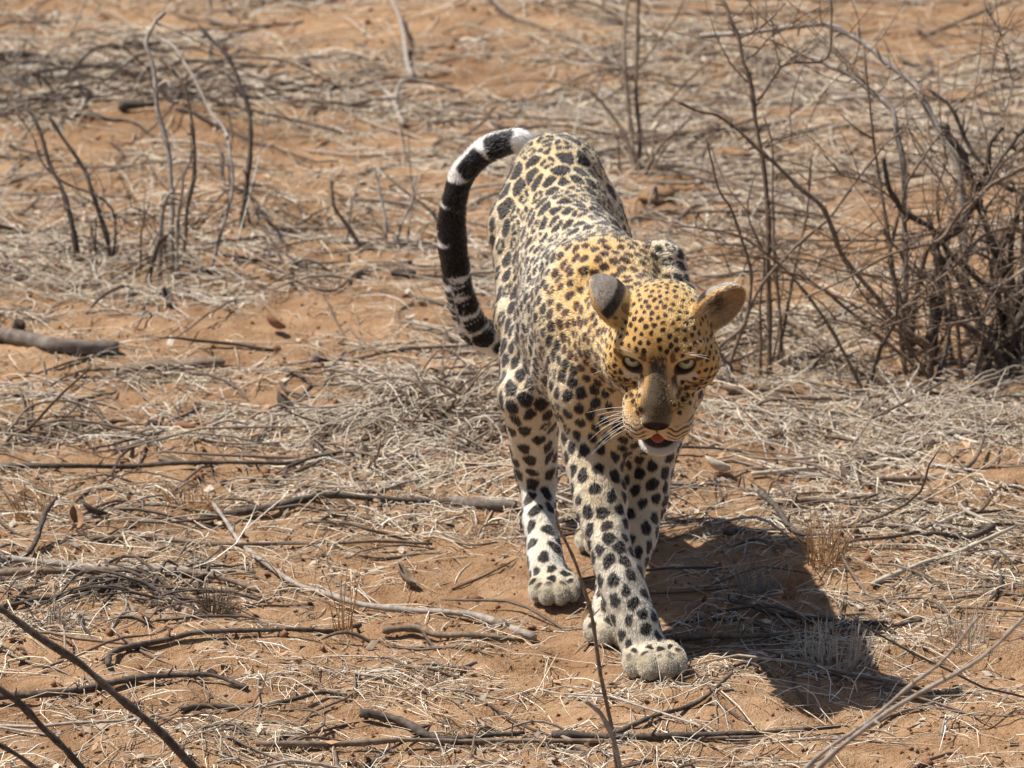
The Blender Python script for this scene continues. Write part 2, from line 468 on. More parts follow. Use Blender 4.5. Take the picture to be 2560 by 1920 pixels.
lg = "thin leafless shrubs standing at the left"
shrub("bare_shrub", "pair of dark leaning stems at the left edge above the pale grass mat", "shrub", (440, 1262), [
    ([(375, 1268), (350, 1100), (310, 960), (260, 830), (200, 660), (150, 540), (135, 500)], 0.0066, 0.0035, 0.15, 0, 0.04, None),
    ([(535, 1255), (500, 1100), (450, 920), (400, 820), (330, 700), (240, 570)], 0.0062, 0.0032, 0.1, 0.03, 0.04, None),
    ([(540, 1240), (530, 1010), (310, 880), (200, 760), (150, 640), (80, 560)], 0.0030, 0.0014, 0.1, 0.05, 0.04, None),
    ([(470, 1268), (465, 1150), (480, 1040)], 0.0030, 0.0015, 0, 0, 0.04, None),
], R5, m_bark_dark, group=lg, twigs=18, twig_mat=m_bark_brown)
shrub("bare_shrub", "bushy cluster of pale and brown bare stems bowing left, second from the left edge", "shrub", (830, 1290), [
    ([(840, 1300), (830, 1100), (820, 950), (800, 720), (770, 540), (740, 350), (705, 200), (740, 110), (800, 75)], 0.0062, 0.0045, 0.25, 0, 0.04, None),
    ([(870, 1290), (900, 1030), (940, 850), (940, 640), (900, 450), (820, 330), (740, 250)], 0.0056, 0.0030, 0.2, 0.04, 0.04, m_bark_brown),
    ([(1000, 1230), (1110, 960), (1112, 740), (1080, 640), (1010, 530), (930, 380), (870, 260), (790, 190)], 0.0040, 0.0040, 0.4, 0.06, 0.05, None),
    ([(850, 1290), (855, 1050), (890, 900), (910, 740)], 0.0045, 0.0020, 0.0, -0.03, 0.04, None),
    ([(760, 1270), (770, 1120), (800, 960), (835, 900)], 0.0060, 0.0040, 0.0, -0.04, 0.04, None),
    ([(690, 1260), (760, 1180), (810, 1130)], 0.0075, 0.0040, 0.0, -0.06, 0.04, m_bark_dark),
    ([(690, 1250), (690, 1100), (720, 960)], 0.0035, 0.0015, 0.0, 0.0, 0.04, m_bark_brown),
    ([(800, 1290), (780, 1100), (640, 1000), (560, 1020)], 0.0030, 0.0015, 0.0, 0.0, 0.04, m_bark_brown),
    ([(840, 450), (810, 400), (760, 400), (820, 480), (850, 500)], 0.0050, 0.004, 0.05, 0.1, 0.0, None),
], R5, m_bark_grey, group=lg, twigs=34, twig_mat=m_bark_brown)
shrub("bare_shrub", "single tall dark stem bowing left between the pale cluster and the tail", "shrub", (1155, 1130), [
    ([(1155, 1140), (1190, 850), (1205, 650), (1180, 480), (1120, 330), (1050, 230), (960, 130)], 0.0062, 0.0036, 0.2, 0, 0.04, None),
    ([(1210, 1130), (1205, 980), (1215, 860)], 0.0028, 0.0015, 0, 0.02, 0.04, None),
    ([(1150, 1090), (1130, 940), (1110, 800), (1120, 640), (1060, 430), (1030, 340)], 0.0032, 0.0018, 0.2, 0.12, 0.04, m_bark_brown),
], R5, m_bark_dark, group=lg, twigs=8, twig_mat=m_bark_brown)
shrub("bare_shrub", "short broken stems sprouting left of the upper tail", "shrub", (1790, 1195), [
    ([(1765, 1205), (1650, 1060), (1600, 970), (1585, 870)], 0.0050, 0.0030, 0, 0, 0.04, m_bark_brown),
    ([(1850, 1185), (1850, 1050), (1820, 900), (1810, 830)], 0.0045, 0.0025, 0.1, 0, 0.04, None),
    ([(1870, 1180), (1930, 1060), (1980, 970), (2000, 850)], 0.0045, 0.0020, 0.1, 0.03, 0.04, None),
    ([(1960, 1190), (1990, 1000), (2020, 840)], 0.0028, 0.0012, 0.1, 0.05, 0.04, None),
    ([(2160, 1180), (2090, 1050), (1960, 920), (1850, 830)], 0.0048, 0.0024, 0.1, 0.08, 0.04, m_bark_brown),
    ([(1660, 1190), (1680, 1040), (1720, 900)], 0.0026, 0.0012, 0.0, 0.03, 0.04, None),
], R5, m_bark_grey, group=lg, twigs=14, twig_mat=m_bark_brown)

# stems in front, out of focus
shrub("foreground_stem", "long dark stem slanting across the lower left corner", "stem", (700, 2150), [
    ([(700, 2150), (600, 2040), (480, 1920), (350, 1790), (200, 1665), (60, 1570), (-60, 1480)], 0.0068, 0.0046, -0.05, 0, 0.09, None),
], ID, m_bark_dark, depth=0.0)
shrub("foreground_stem", "short dark stem cutting off the bottom left corner", "stem", (330, 2090), [
    ([(330, 2090), (260, 1990), (170, 1890), (90, 1800), (0, 1722), (-80, 1660)], 0.0064, 0.0045, -0.05, 0, 0.09, None),
    ([(300, 2085), (190, 1990), (80, 1915), (-40, 1835)], 0.0050, 0.0035, -0.08, -0.05, 0.09, None),
], ID, m_bark_dark)
shrub("foreground_stem", "thin brown stem rising in front of the leopard's legs", "stem", (1585, 2080), [
    ([(1585, 2080), (1545, 1900), (1505, 1690), (1478, 1545), (1440, 1420), (1405, 1330), (1390, 1270)], 0.0046, 0.0018, -0.05, 0, 0.05, m_bark_brown),
    ([(1600, 2080), (1555, 1910), (1510, 1800), (1470, 1750)], 0.0046, 0.0030, -0.05, -0.02, 0.05, None),
], ID, m_bark_grey)
shrub("foreground_stem", "two pale blurred twigs slanting up from the bottom right", "stem", (1860, 2190), [
    ([(1860, 2190), (1960, 2030), (2080, 1890), (2260, 1760), (2420, 1660), (2600, 1520)], 0.0048, 0.0022, -0.1, -0.35, 0.06, None),
    ([(1840, 2190), (1930, 2030), (2040, 1900), (2200, 1770), (2350, 1660), (2450, 1540)], 0.0044, 0.0018, -0.1, -0.30, 0.06, None),
], ID, m_bark_grey, depth=-0.2)

# ------------------------------------------------------------------ fallen sticks and wood
def stick(name, label, category, pl, r, mat, group=None, spurs=0.0, lift=0.004, sides=8, taper=0.6, wig=0.002):
    P = []
    L = len(pl)
    for i, q in enumerate(pl):
        g = on_ground(q[0], q[1])
        g[2] += r + (q[2] if len(q) > 2 else lift)
        P.append(g)
    P = np.array(P)
    o_ = P.mean(0)
    t = Tubes()
    branch(t, P, r, r * taper, spurs, sides, wig, 5)
    o = t.build(name, mat, origin=o_, label=label, category=category)
    if group:
        o['group'] = group
    return o
fs = "fallen sticks on the sand"
K = [
    ("longest grey stick, running from the hind paw up to the left", [(1335, 1592), (1200, 1560), (1020, 1540), (860, 1520), (720, 1462), (640, 1400), (590, 1350), (530, 1305, 0.03)], 0.0070, G),
    ("thin dark stick with a hooked left end on bare sand below the long grey stick", [(272, 1672), (292, 1636), (420, 1622), (520, 1602), (640, 1603), (780, 1588), (900, 1580)], 0.0062, D),
    ("dark stick arching to a thick right end near the lower left", [(-40, 1766), (150, 1745), (330, 1725), (470, 1708), (560, 1712), (618, 1735)], 0.0070, D),
    ("straight dark stick lying below the left dark curved twig", [(-30, 1522), (130, 1502), (300, 1480), (380, 1472)], 0.0055, D),
    ("heavy grey pole reaching in from the left edge, upper of two", [(-40, 1408), (150, 1425), (330, 1438), (470, 1441), (640, 1448)], 0.0080, G),
    ("brown pole reaching in from the left edge, lower of two", [(-40, 1452), (100, 1445), (260, 1440), (420, 1446), (560, 1462), (650, 1484)], 0.0085, B),
    ("black forked twig at the left edge curving upward", [(-30, 1412), (60, 1385, 0.01), (110, 1352, 0.03), (142, 1326, 0.05)], 0.0070, D),
    ("long dark branch lying level left of the hind paw", [(500, 1310), (640, 1288), (800, 1268), (980, 1262), (1130, 1270), (1290, 1276)], 0.0088, D),
    ("thin brown stick lying under the long dark branch", [(240, 1352), (400, 1358), (560, 1372), (740, 1362), (900, 1358), (1080, 1360)], 0.0055, B),
    ("dark weathered stick from the left edge across the middle", [(-30, 1176), (150, 1180), (320, 1178), (470, 1172), (760, 1170)], 0.0060, D),
    ("thin arched twig touching the left edge above the dark weathered stick", [(16, 1096), (60, 1070, 0.03), (150, 1062, 0.045), (230, 1072, 0.035), (275, 1088)], 0.0032, B),
    ("short grey stick stub left of the paws, beside the hooked stick", [(960, 1592), (1040, 1585), (1100, 1606), (1180, 1602), (1310, 1606)], 0.0075, B),
    ("dark crooked stick at the bottom, left of centre", [(450, 1785), (560, 1780), (700, 1776), (800, 1748), (870, 1752)], 0.0055, D),
    ("dark curved branch at the bottom centre", [(900, 1802), (1000, 1818), (1080, 1850), (1180, 1864), (1310, 1852)], 0.0080, D),
    ("long thin dark stick along the bottom edge", [(640, 1880), (900, 1876), (1150, 1864), (1500, 1846), (1900, 1852)], 0.0052, B),
    ("straight dark stick level in front of the paw", [(1380, 1852), (1600, 1848), (1850, 1843), (2100, 1832)], 0.0070, D),
    ("dark stick pointing up right in front of the shadow", [(1520, 1842), (1640, 1800), (1750, 1765), (1830, 1722, 0.02)], 0.0052, D),
    ("straight brown stick just right of the front paw in the shadow", [(1690, 1610), (1790, 1606), (1870, 1603), (1960, 1602)], 0.0072, B),
    ("dark twig slanting through the middle of the shadow", [(1790, 1500), (1900, 1535), (2050, 1562), (2200, 1572), (2300, 1566)], 0.0052, D),
    ("brown twig rising to the left above the shadow", [(2300, 1560), (2200, 1510), (2120, 1465, 0.02), (2070, 1435, 0.05)], 0.0045, B),
    ("straight tan stalk slanting up to the right above the shadow", [(2180, 1480), (2300, 1420), (2420, 1385), (2540, 1352, 0.02)], 0.0055, m_straw),
    ("thick dark stick lying level right of the far foreleg", [(1810, 1346), (1950, 1342), (2080, 1348), (2140, 1340)], 0.0060, D),
    ("broken dark stick sloping down at the right, above the sand mound", [(1900, 1280, 0.03), (1950, 1310, 0.01), (2000, 1345), (2060, 1352)], 0.0075, D),
    ("bent dark branch at the right edge", [(2480, 1330), (2420, 1360), (2350, 1356), (2300, 1350)], 0.0075, D),
    ("dark pole at the right among straw, above the sloping stick", [(1900, 1272), (2020, 1268), (2150, 1258), (2190, 1252)], 0.0070, B),
    ("upper straw-coloured pole right of the chin", [(1880, 1196), (2050, 1180), (2180, 1172), (2300, 1158)], 0.0050, m_straw),
    ("grey pole slanting out of the bush foot", [(2190, 1212), (2300, 1196), (2420, 1178), (2460, 1130, 0.02)], 0.0065, B),
    ("pale crooked stick at the foot of the bush", [(2270, 985, 0.02), (2310, 1035), (2390, 1095), (2450, 1120)], 0.0062, m_straw),
    ("thick brown stick propped against the shrub shoots", [(1945, 838, 0.03), (2030, 875, 0.02), (2120, 920), (2200, 960)], 0.0085, B),
    ("dark stick in the straw behind the leopard's chin", [(1810, 985, 0.01), (1880, 1000), (1960, 1018)], 0.0080, B),
    ("long bowed branch resting on the ground behind the tail's lower bend", [(1030, 665), (900, 690), (810, 735), (640, 690, 0.03)], 0.0058, B),
    ("straight thin stick below the left shrubs", [(490, 680), (570, 690), (650, 702)], 0.0060, B),
    ("long grey stick lying level high at the upper left", [(430, 222), (600, 212), (780, 208), (1000, 215), (1130, 218)], 0.0055, B),
    ("pale bowed stick near the top, left of the tail tip", [(1010, 318), (990, 285, 0.02), (1010, 258, 0.05), (1060, 240, 0.03), (1150, 236)], 0.0080, G),
    ("pale split branch near the top edge", [(1030, 205), (1015, 170, 0.02), (1000, 110, 0.05), (970, 45, 0.06)], 0.0085, G),
    ("dark stick level in the upper right behind the arching branches", [(2250, 155), (2350, 172), (2460, 178), (2570, 182)], 0.0085, B),
    ("dark bough in the top right corner", [(2275, 14, 0.05), (2380, 3, 0.08), (2580, 14, 0.08)], 0.0080, D),
    ("brown stick slanting in the upper right corner", [(2310, 112), (2420, 74, 0.03), (2580, 44, 0.05)], 0.0065, B),
    ("dark stick lying level beyond the left shrubs near the top edge", [(190, 118), (300, 128), (400, 120)], 0.010, D),
    ("dark log-like stick at the left edge near the top", [(-30, 272), (80, 268), (160, 262)], 0.013, D),
    ("dark thick stick in the upper left shade", [(-30, 158), (60, 154), (120, 156)], 0.012, D),
    ("short black stick below the left shade, by the orange bank", [(300, 280), (350, 278), (388, 276)], 0.012, D),
]
for i, (lab, pl, r, mt) in enumerate(K):
    stick("fallen_stick", lab, "stick", pl, r * 0.86, mt, fs, spurs=0.09 if i % 2 else 0.13)

def lump(name, label, category, px, py, size, mat, seed, squash=0.6, sink=0.25, group=None):
    """an irregular clod or stone"""
    bm = bmesh.new(); bmesh.ops.create_icosphere(bm, subdivisions=3, radius=1.0)
    k = np.random.default_rng(seed); ph = k.uniform(0, 6, 9)
    for v in bm.verts:
        x, y, z = v.co
        d = 1 + 0.18 * math.sin(2.3 * x + ph[0]) * math.cos(2.9 * y + ph[1]) + 0.14 * math.sin(4.7 * z + 3 * x + ph[2]) + 0.08 * math.sin(9 * x + ph[3]) * math.sin(8 * y + ph[4] + 5 * z)
        v.co = Vector((x * size[0], y * size[1], z * size[2])) * d
    g = on_ground(px, py); g[2] += size[2] * (1 - 2 * sink) 
    me_ = bpy.data.meshes.new(name); bm.to_mesh(me_); bm.free()
    me_.polygons.foreach_set("use_smooth", [True] * len(me_.polygons))
    o = link(name, me_, mat, label=label, category=category); o.location = g
    if group:
        o['group'] = group
    return o
m_clod = wood_mat("earth_clod", (0.10, 0.05, 0.03), (0.24, 0.12, 0.07), (0.36, 0.19, 0.10), 70, 0.95, 0.8)
m_dung = wood_mat("dark_clod", (0.030, 0.020, 0.018), (0.06, 0.04, 0.035), (0.11, 0.075, 0.06), 70, 0.9, 0.8)
lump("clod", "round dark clod sitting behind the log at the left edge", "clod", 52, 832, (0.011, 0.011, 0.012), m_dung, 1)
lump("clod", "dark brown clod on the sand, left one of two", "clod", 382, 1068, (0.014, 0.012, 0.010), m_dung, 2)
lump("clod", "reddish brown clod on the sand, right one of two", "clod", 458, 1076, (0.020, 0.016, 0.011), m_clod, 3)
lump("clod", "small dark clod lying on the bare sand at the lower left", "clod", 530, 1690, (0.009, 0.008, 0.008), m_dung, 4)
lump("clod", "dark clod at the head of the shadow on the sand mound", "clod", 1975, 1492, (0.010, 0.009, 0.012), m_clod, 5)
lump("clod", "orange earth clod behind the leopard's back", "clod", 1640, 530, (0.040, 0.035, 0.018), m_sand, 6)
lump("clod", "ochre earth clod under the slender shrub", "clod", 1835, 395, (0.036, 0.034, 0.016), m_sand, 7)
lump("clod", "dark flat clod left of the tail bend", "clod", 1010, 688, (0.030, 0.02, 0.008), m_dung, 8)
lump("clod", "small black clod near the top left of the tail", "clod", 762, 165, (0.014, 0.014, 0.012), m_dung, 9)
lump("clod", "dark lump among the straw at the middle left", "clod", 800, 905, (0.012, 0.01, 0.010), m_dung, 10)

# weathered log and flat wood at the left
def log(name, label, pl, rx, rz, mat, seed, hollow=False):
    P = np.array([on_ground(a, b) + [0, 0, rz * 0.75] for a, b in pl]); Q = catmull(P, 8); o_ = Q.mean(0)
    k = np.random.default_rng(seed); m = 14
    V_ = []; F_ = []
    for i, c in enumerate(Q):
        T = Q[min(i + 1, len(Q) - 1)] - Q[max(i - 1, 0)]; T /= np.linalg.norm(T)
        sd = np.cross([0, 0, 1], T); sd /= np.linalg.norm(sd); up = np.cross(T, sd)
        end = min(1.0, 0.80 + 0.2 * min(i, len(Q) - 1 - i))
        for j in range(m):
            a = 2 * math.pi * j / m
            rr = 1 + 0.10 * math.sin(3 * a + seed) + 0.07 * math.sin(7 * a + 0.4 * i) + k.normal(0, 0.055)
            V_.append(c - o_ + (sd * math.cos(a) * rx + up * math.sin(a) * rz) * rr * end)
    for i in range(len(Q) - 1):
        for j in range(m):
            F_.append((i * m + j, i * m + (j + 1) % m, (i + 1) * m + (j + 1) % m, (i + 1) * m + j))
    for i, sgn in ((0, -1), (len(Q) - 1, 1)):
        V_.append(Q[i] - o_ - (Q[1] - Q[0]) * 0.15 * sgn)
        for j in range(m):
            f = (i * m + j, i * m + (j + 1) % m, len(V_) - 1)
            F_.append(f if sgn > 0 else f[::-1])
    me_ = mesh_from(name, V_, F_)
    o = link(name, me_, mat, label=label, category="log"); o.location = o_
    return o
m_log = wood_mat("silver_weathered_wood", (0.07, 0.053, 0.043), (0.15, 0.12, 0.10), (0.27, 0.23, 0.20), 45, 0.85, 0.8)
log("weathered_log", "silvery grey weathered log poking in from the left edge", [(-60, 848), (40, 858), (140, 876), (298, 888)], 0.018, 0.0145, m_log, 2)
log("driftwood", "flat twisted brown driftwood lying right of the grey log", [(290, 940), (350, 922), (430, 918), (500, 915), (552, 912)], 0.016, 0.009, m_bark_brown, 5)
log("bark_strip", "flat brown bark strip lying in the straw at the centre left", [(400, 1140), (450, 1136), (512, 1140)], 0.016, 0.005, m_bark_brown, 7)
log("broken_branch", "thick broken dark branch lying behind the leopard's hind paw", [(1130, 1262), (1200, 1270), (1290, 1278)], 0.010, 0.009, m_log, 9)

# curled dry leaves
def leaf(label, px, py, L, w, mat, ang, curl, tilt):
    n = 7; V_ = []; F_ = []
    for i in range(n):
        s = i / (n - 1); wd = w * math.sin(math.pi * (0.08 + 0.90 * s)) ** 0.8
        for j, a in enumerate((-1, -0.5, 0, 0.5, 1)):
            V_.append((a * wd, (s - 0.5) * L, curl * (a * a * wd * 1.2 + (s - 0.4) ** 2 * L)))
    for i in range(n - 1):
        for j in range(4):
            F_.append((i * 5 + j, i * 5 + j + 1, i * 5 + j + 6, i * 5 + j + 5))
    me_ = mesh_from("dry_leaf", V_, F_)
    o = link("dry_leaf", me_, mat, label=label, category="leaf", group="curled dry leaves")
    md = o.modifiers.new("thickness", 'SOLIDIFY'); md.thickness = 0.0012
    g = on_ground(px, py); o.location = (g[0], g[1], g[2] + 0.012); o.rotation_euler = (tilt, 0.3, ang)
m_leaf_d = wood_mat("dark_leaf", (0.04, 0.028, 0.024), (0.08, 0.06, 0.05), (0.15, 0.11, 0.09), 50)
m_leaf_r = wood_mat("russet_leaf", (0.16, 0.08, 0.04), (0.28, 0.15, 0.08), (0.40, 0.24, 0.14), 50)
leaf("dark curled leaf standing on the straw left of the grass tangle", 700, 1040, 0.05, 0.016, m_leaf_d, 1.2, 1.2, 0.6)
leaf("russet leaf propped on the sand behind the tail bend, left", 680, 830, 0.05, 0.014, m_leaf_r, 1.4, 1.0, 0.45)
leaf("dark pointed leaf among sticks left of the hind paw", 1010, 1440, 0.06, 0.012, m_bark_brown, 0.8, 0.9, 0.35)
leaf("russet leaf by the forked black twig at the left", 182, 1325, 0.05, 0.013, m_leaf_r, 0.4, 1.1, 0.4)
leaf("dark leaf lying above the forked black twig", 230, 1300, 0.05, 0.010, m_leaf_d, 1.5, 0.9, 0.3)
leaf("pale folded leaf on the straw right of the chin", 1790, 1195, 0.05, 0.014, m_straw, 1.3, 1.0, 0.2)
leaf("small brown leaf standing on the sand upper left", 412, 760, 0.04, 0.011, m_leaf_d, 0.5, 1.0, 0.4)

# tufts and tangles of dry grass
def tuft(name, label, px, py, count, hgt, spread, mat, seed, curl=0.4, r=0.0011, rad=0.02, flat=1.0):
    k = np.random.default_rng(seed); c = on_ground(px, py); t = Tubes()
    for _ in range(count):
        a = k.uniform(0, 6.283); b0 = c + np.array([math.cos(a), math.sin(a) * 0.8, 0]) * rad * k.random() ** 0.5
        b0[2] = float(gh(b0[0], b0[1])) - 0.004
        lean = abs(k.normal(0, spread)); a2 = a + k.normal(0, 0.7)
        d = np.array([math.cos(a2) * math.sin(lean), math.sin(a2) * math.sin(lean), max(math.cos(lean), 0.08) * flat]); d /= np.linalg.norm(d)
        L = hgt * k.uniform(0.45, 1.15)
        sidev = np.array([math.cos(a2 + 1.2), math.sin(a2 + 1.2), -0.5]) * k.normal(0.2, 0.6) * curl
        P = [b0 + d * L * s + sidev * L * s * s for s in np.linspace(0, 1, 6)]
        P = [np.array([p[0], p[1], max(p[2], float(gh(p[0], p[1])) + 0.001)]) for p in P]
        P[0] = b0
        t.tube(P, np.linspace(r, r * 0.35, 6) * k.uniform(0.7, 1.3), 4, cap=False)
    return t.build(name, mat, origin=c, label=label, category="grass tuft")
tuft("grass_tuft", "small bristly brown grass tuft by the sticks at the lower left", 540, 1530, 90, 0.05, 0.7, m_bark_brown, 1)
tuft("grass_tuft", "russet grass tuft standing on the mound right of the legs", 2065, 1405, 60, 0.10, 0.28, m_red_grass, 2, rad=0.03)
tuft("grass_tuft", "orange-brown grass tuft on the sand at the middle left", 475, 1275, 120, 0.045, 0.9, m_red_grass, 3, rad=0.04)
tuft("grass_tuft", "tan grass tuft at the left edge near the forked twig", 90, 1300, 80, 0.06, 0.8, m_red_grass, 4, rad=0.03)
tuft("grass_tuft", "thin upright reddish stalks on the sand below the long grey stick", 862, 1590, 14, 0.12, 0.16, m_red_grass, 5, curl=0.15, rad=0.015)
tuft("grass_tuft", "grey grass tuft at the upper edge of the shadow", 1890, 1490, 60, 0.07, 0.4, m_bark_grey, 6, rad=0.03)
tuft("grass_tuft", "pale grass tuft in the middle of the shadow", 2090, 1660, 90, 0.07, 0.5, m_straw, 7, rad=0.05)
tuft("grass_tuft", "spiky tan tuft on the sand right of the tall stem shadow", 2400, 1610, 50, 0.08, 0.3, m_straw, 8, rad=0.05)
tuft("grass_tuft", "dry grey tuft at the left below the poles", 130, 1560, 60, 0.05, 0.8, m_bark_grey, 9, rad=0.04)
def tangle(name, label, px, py, count, rx, ry, high, mat, seed, Lr=(0.10, 0.30), r=0.0015, curv=1.7):
    """a flattened heap of long dry stalks, looped over one another"""
    k = np.random.default_rng(seed); c = on_ground(px, py); t = Tubes()
    for _ in range(count):
        a = k.uniform(0, 6.283); q = k.random() ** 0.6
        x, y = c[0] + math.cos(a) * rx * q, c[1] + math.sin(a) * ry * q
        L = k.uniform(*Lr); th = k.uniform(0, 6.283); kp = k.normal(0, curv); z0 = abs(k.normal(0, 0.35)) * high * (1 - q); up = abs(k.normal(0, 0.6)) * high * (1.1 - q)
        P = []; n = 9
        for i in range(n):
            s_ = i / (n - 1)
            hd = th + kp * (s_ - 0.5)
            x += math.cos(hd) * L / n; y += math.sin(hd) * L / n
            P.append((x, y, float(gh(x, y)) + 0.002 + z0 + up * math.sin(math.pi * min(1, s_ * k.uniform(0.98, 1.02)))))
        rr = r * k.uniform(0.5, 1.4)
        t.tube(P, np.linspace(rr, rr * 0.5, n), 4, cap=False)
    return t.build(name, mat, origin=c, label=label, category="brush" if name == "brush_heap" else "grass tangle")
tangle("grass_tangle", "tangled heap of curled pale dead grass left of the leopard's hind leg", 1090, 1050, 160, 0.17, 0.20, 0.085, m_straw, 10)
tangle("grass_tangle", "brown dead stalks woven through the pale grass heap left of the hind leg", 1130, 1040, 90, 0.17, 0.20, 0.10, m_bark_brown, 11, (0.12, 0.34), 0.0026, 1.3)
tangle("grass_tangle", "dense heap of dry straw at the foot of the thorn bush", 2360, 1050, 150, 0.26, 0.22, 0.07, m_straw, 12)
tangle("grass_tangle", "pale tangle of dry grass under the left shrubs", 300, 700, 150, 0.32, 0.30, 0.07, m_straw, 13)
tangle("brush_heap", "low added heap of dead twigs near the top left corner, dark in place of shade", 190, 225, 75, 0.50, 0.50, 0.10, m_bark_dark, 14, (0.2, 0.6), 0.0036, 0.9)  # added heap; its dark bark stands in for shaded ground
tangle("brush_heap", "dark knot of dead twigs below the brown poles at the lower left", 400, 1488, 40, 0.10, 0.09, 0.03, m_bark_dark, 15, (0.10, 0.26), 0.0032, 0.9)
# ================================================================== the leopard
# the body is one surface: a smooth union of shaped volumes, turned into a mesh
SY = 0.87
prims = []
def add(kind, name, k, **d):
    d.update(kind=kind, name=name, k=k)
    prims.append(d)
    return d

def ell(name, c, r, k=0.03, rot=None, **d):
    """ellipsoid; rot: 3x3, columns are its axes"""
    R = np.eye(3) if rot is None else np.asarray(rot, float)
    ext = np.sqrt(((R * np.asarray(r)) ** 2).sum(1))
    return add('ell', name, k, c=np.asarray(c, float), r=np.asarray(r, float), R=R, lo=np.asarray(c) - ext, hi=np.asarray(c) + ext, **d)

def chain(name, pts, k=0.03, n=5, flow=None, **d):
    """limb: (x, y, z, radius) points, smoothly resampled"""
    P = catmull(pts, n)
    return add('chain', name, k, P=P, lo=(P[:, :3] - P[:, 3:]).min(0), hi=(P[:, :3] + P[:, 3:]).max(0), flow=flow, **d)

def pr(px, py, Y, r):
    return np.array([*pix(px, py, Y * SY), r])

def prim_d(p, x, y, z):
    if p['kind'] == 'ell':
        c, r, R = p['c'], p['r'], p['R']
        dx, dy, dz = x - c[0], y - c[1], z - c[2]
        q = [(dx * R[0, i] + dy * R[1, i] + dz * R[2, i]) / r[i] for i in range(3)]
        k0 = np.sqrt(q[0] ** 2 + q[1] ** 2 + q[2] ** 2) + 1e-9
        k1 = np.sqrt((q[0] / r[0]) ** 2 + (q[1] / r[1]) ** 2 + (q[2] / r[2]) ** 2) + 1e-9
        return k0 * (k0 - 1) / k1
    if p['kind'] == 'chain':
        P = p['P']; best = None
        for a, b in zip(P[:-1], P[1:]):
            ba = b[:3] - a[:3]; L = ba @ ba + 1e-12
            dx, dy, dz = x - a[0], y - a[1], z - a[2]
            h = np.clip((dx * ba[0] + dy * ba[1] + dz * ba[2]) / L, 0, 1)
            d = np.sqrt((dx - h * ba[0]) ** 2 + (dy - h * ba[1]) ** 2 + (dz - h * ba[2]) ** 2) - (a[3] + h * (b[3] - a[3]))
            best = d if best is None else np.minimum(best, d)
        return best
    if p['kind'] == 'ear':
        o, i = p['outer'], p['inner']
        a = prim_d(o, x, y, z); b = -prim_d(i, x, y, z)
        h = np.clip(0.5 - 0.5 * (b - a) / -0.004, 0, 1)
        h = np.maximum(0.004 - np.abs(a - b), 0) / 0.004
        return np.maximum(a, b) + h * h * 0.001

def combine(d, p, di):
    k = p['k']
    if p.get('sub'):
        h = np.maximum(k - np.abs(d + di), 0) / k
        return np.maximum(d, -di) + h * h * k * 0.25
    h = np.maximum(k - np.abs(d - di), 0) / k
    return np.minimum(d, di) - h * h * k * 0.25

# ---- torso (leopard's own right is image left)
def tmap(x, Y, z):
    new = 0.25 + (Y - 0.15) * 0.70
    dy = new - Y * SY
    return (x * (1 + dy / CAM_D), new, z - dy * 0.235)
def tor(name, c, r, k, **d):
    ell(name, tmap(*c), (r[0], r[1] * 0.76, r[2]), k, **d)
def tch(name, P, k, **d):
    chain(name, [(*tmap(a, b, c), e) for a, b, c, e in P], k, **d)
tor('pelvis', (0.076, 0.80, 0.575), (0.092, 0.165, 0.118), 0.03, flow=(0, 1, -0.35), reg='rump')
tor('rump_top', (0.078, 0.83, 0.638), (0.062, 0.13, 0.058), 0.04, flow=(0, 1, -0.3), reg='rump')
tor('loin', (0.098, 0.60, 0.53), (0.094, 0.22, 0.118), 0.05, flow=(0, 1, -0.3), reg='back')
tor('ribcage', (0.124, 0.36, 0.485), (0.113, 0.28, 0.150), 0.05, flow=(-0.05, 1, -0.4), reg='flank')
tor('belly', (0.110, 0.52, 0.425), (0.084, 0.24, 0.085), 0.05, flow=(0, 1, -0.2), reg='belly')
tor('brisket', (0.180, 0.09, 0.455), (0.088, 0.15, 0.130), 0.05, flow=(0, 0.5, -0.85), reg='chest')
tch('spine', [(0.078, 0.86, 0.658, 0.035), (0.090, 0.62, 0.628, 0.034), (0.118, 0.40, 0.610, 0.034), (0.148, 0.20, 0.608, 0.042)], 0.05, flow=(0, 1, 0), reg='back')
tch('shoulder', [(0.098, 0.19, 0.610, 0.033), (0.098, 0.12, 0.53, 0.047), (0.115, 0.05, 0.44, 0.052)], 0.04, flow=(0, 0.75, -0.65), reg='shoulder')
tch('shoulder', [(0.244, 0.20, 0.618, 0.033), (0.254, 0.15, 0.54, 0.044), (0.246, 0.12, 0.43, 0.050)], 0.04, flow=(0, 0.75, -0.65), reg='shoulder')
tch('neck', [(0.152, 0.16, 0.540, 0.100), (0.180, 0.02, 0.545, 0.092), (0.205, -0.18, 0.553, 0.074)], 0.05, flow=(-0.1, 0.9, -0.3), reg='neck')
tor('scruff', (0.150, 0.13, 0.620), (0.060, 0.085, 0.045), 0.04, flow=(0, 1, -0.1), reg='neck')
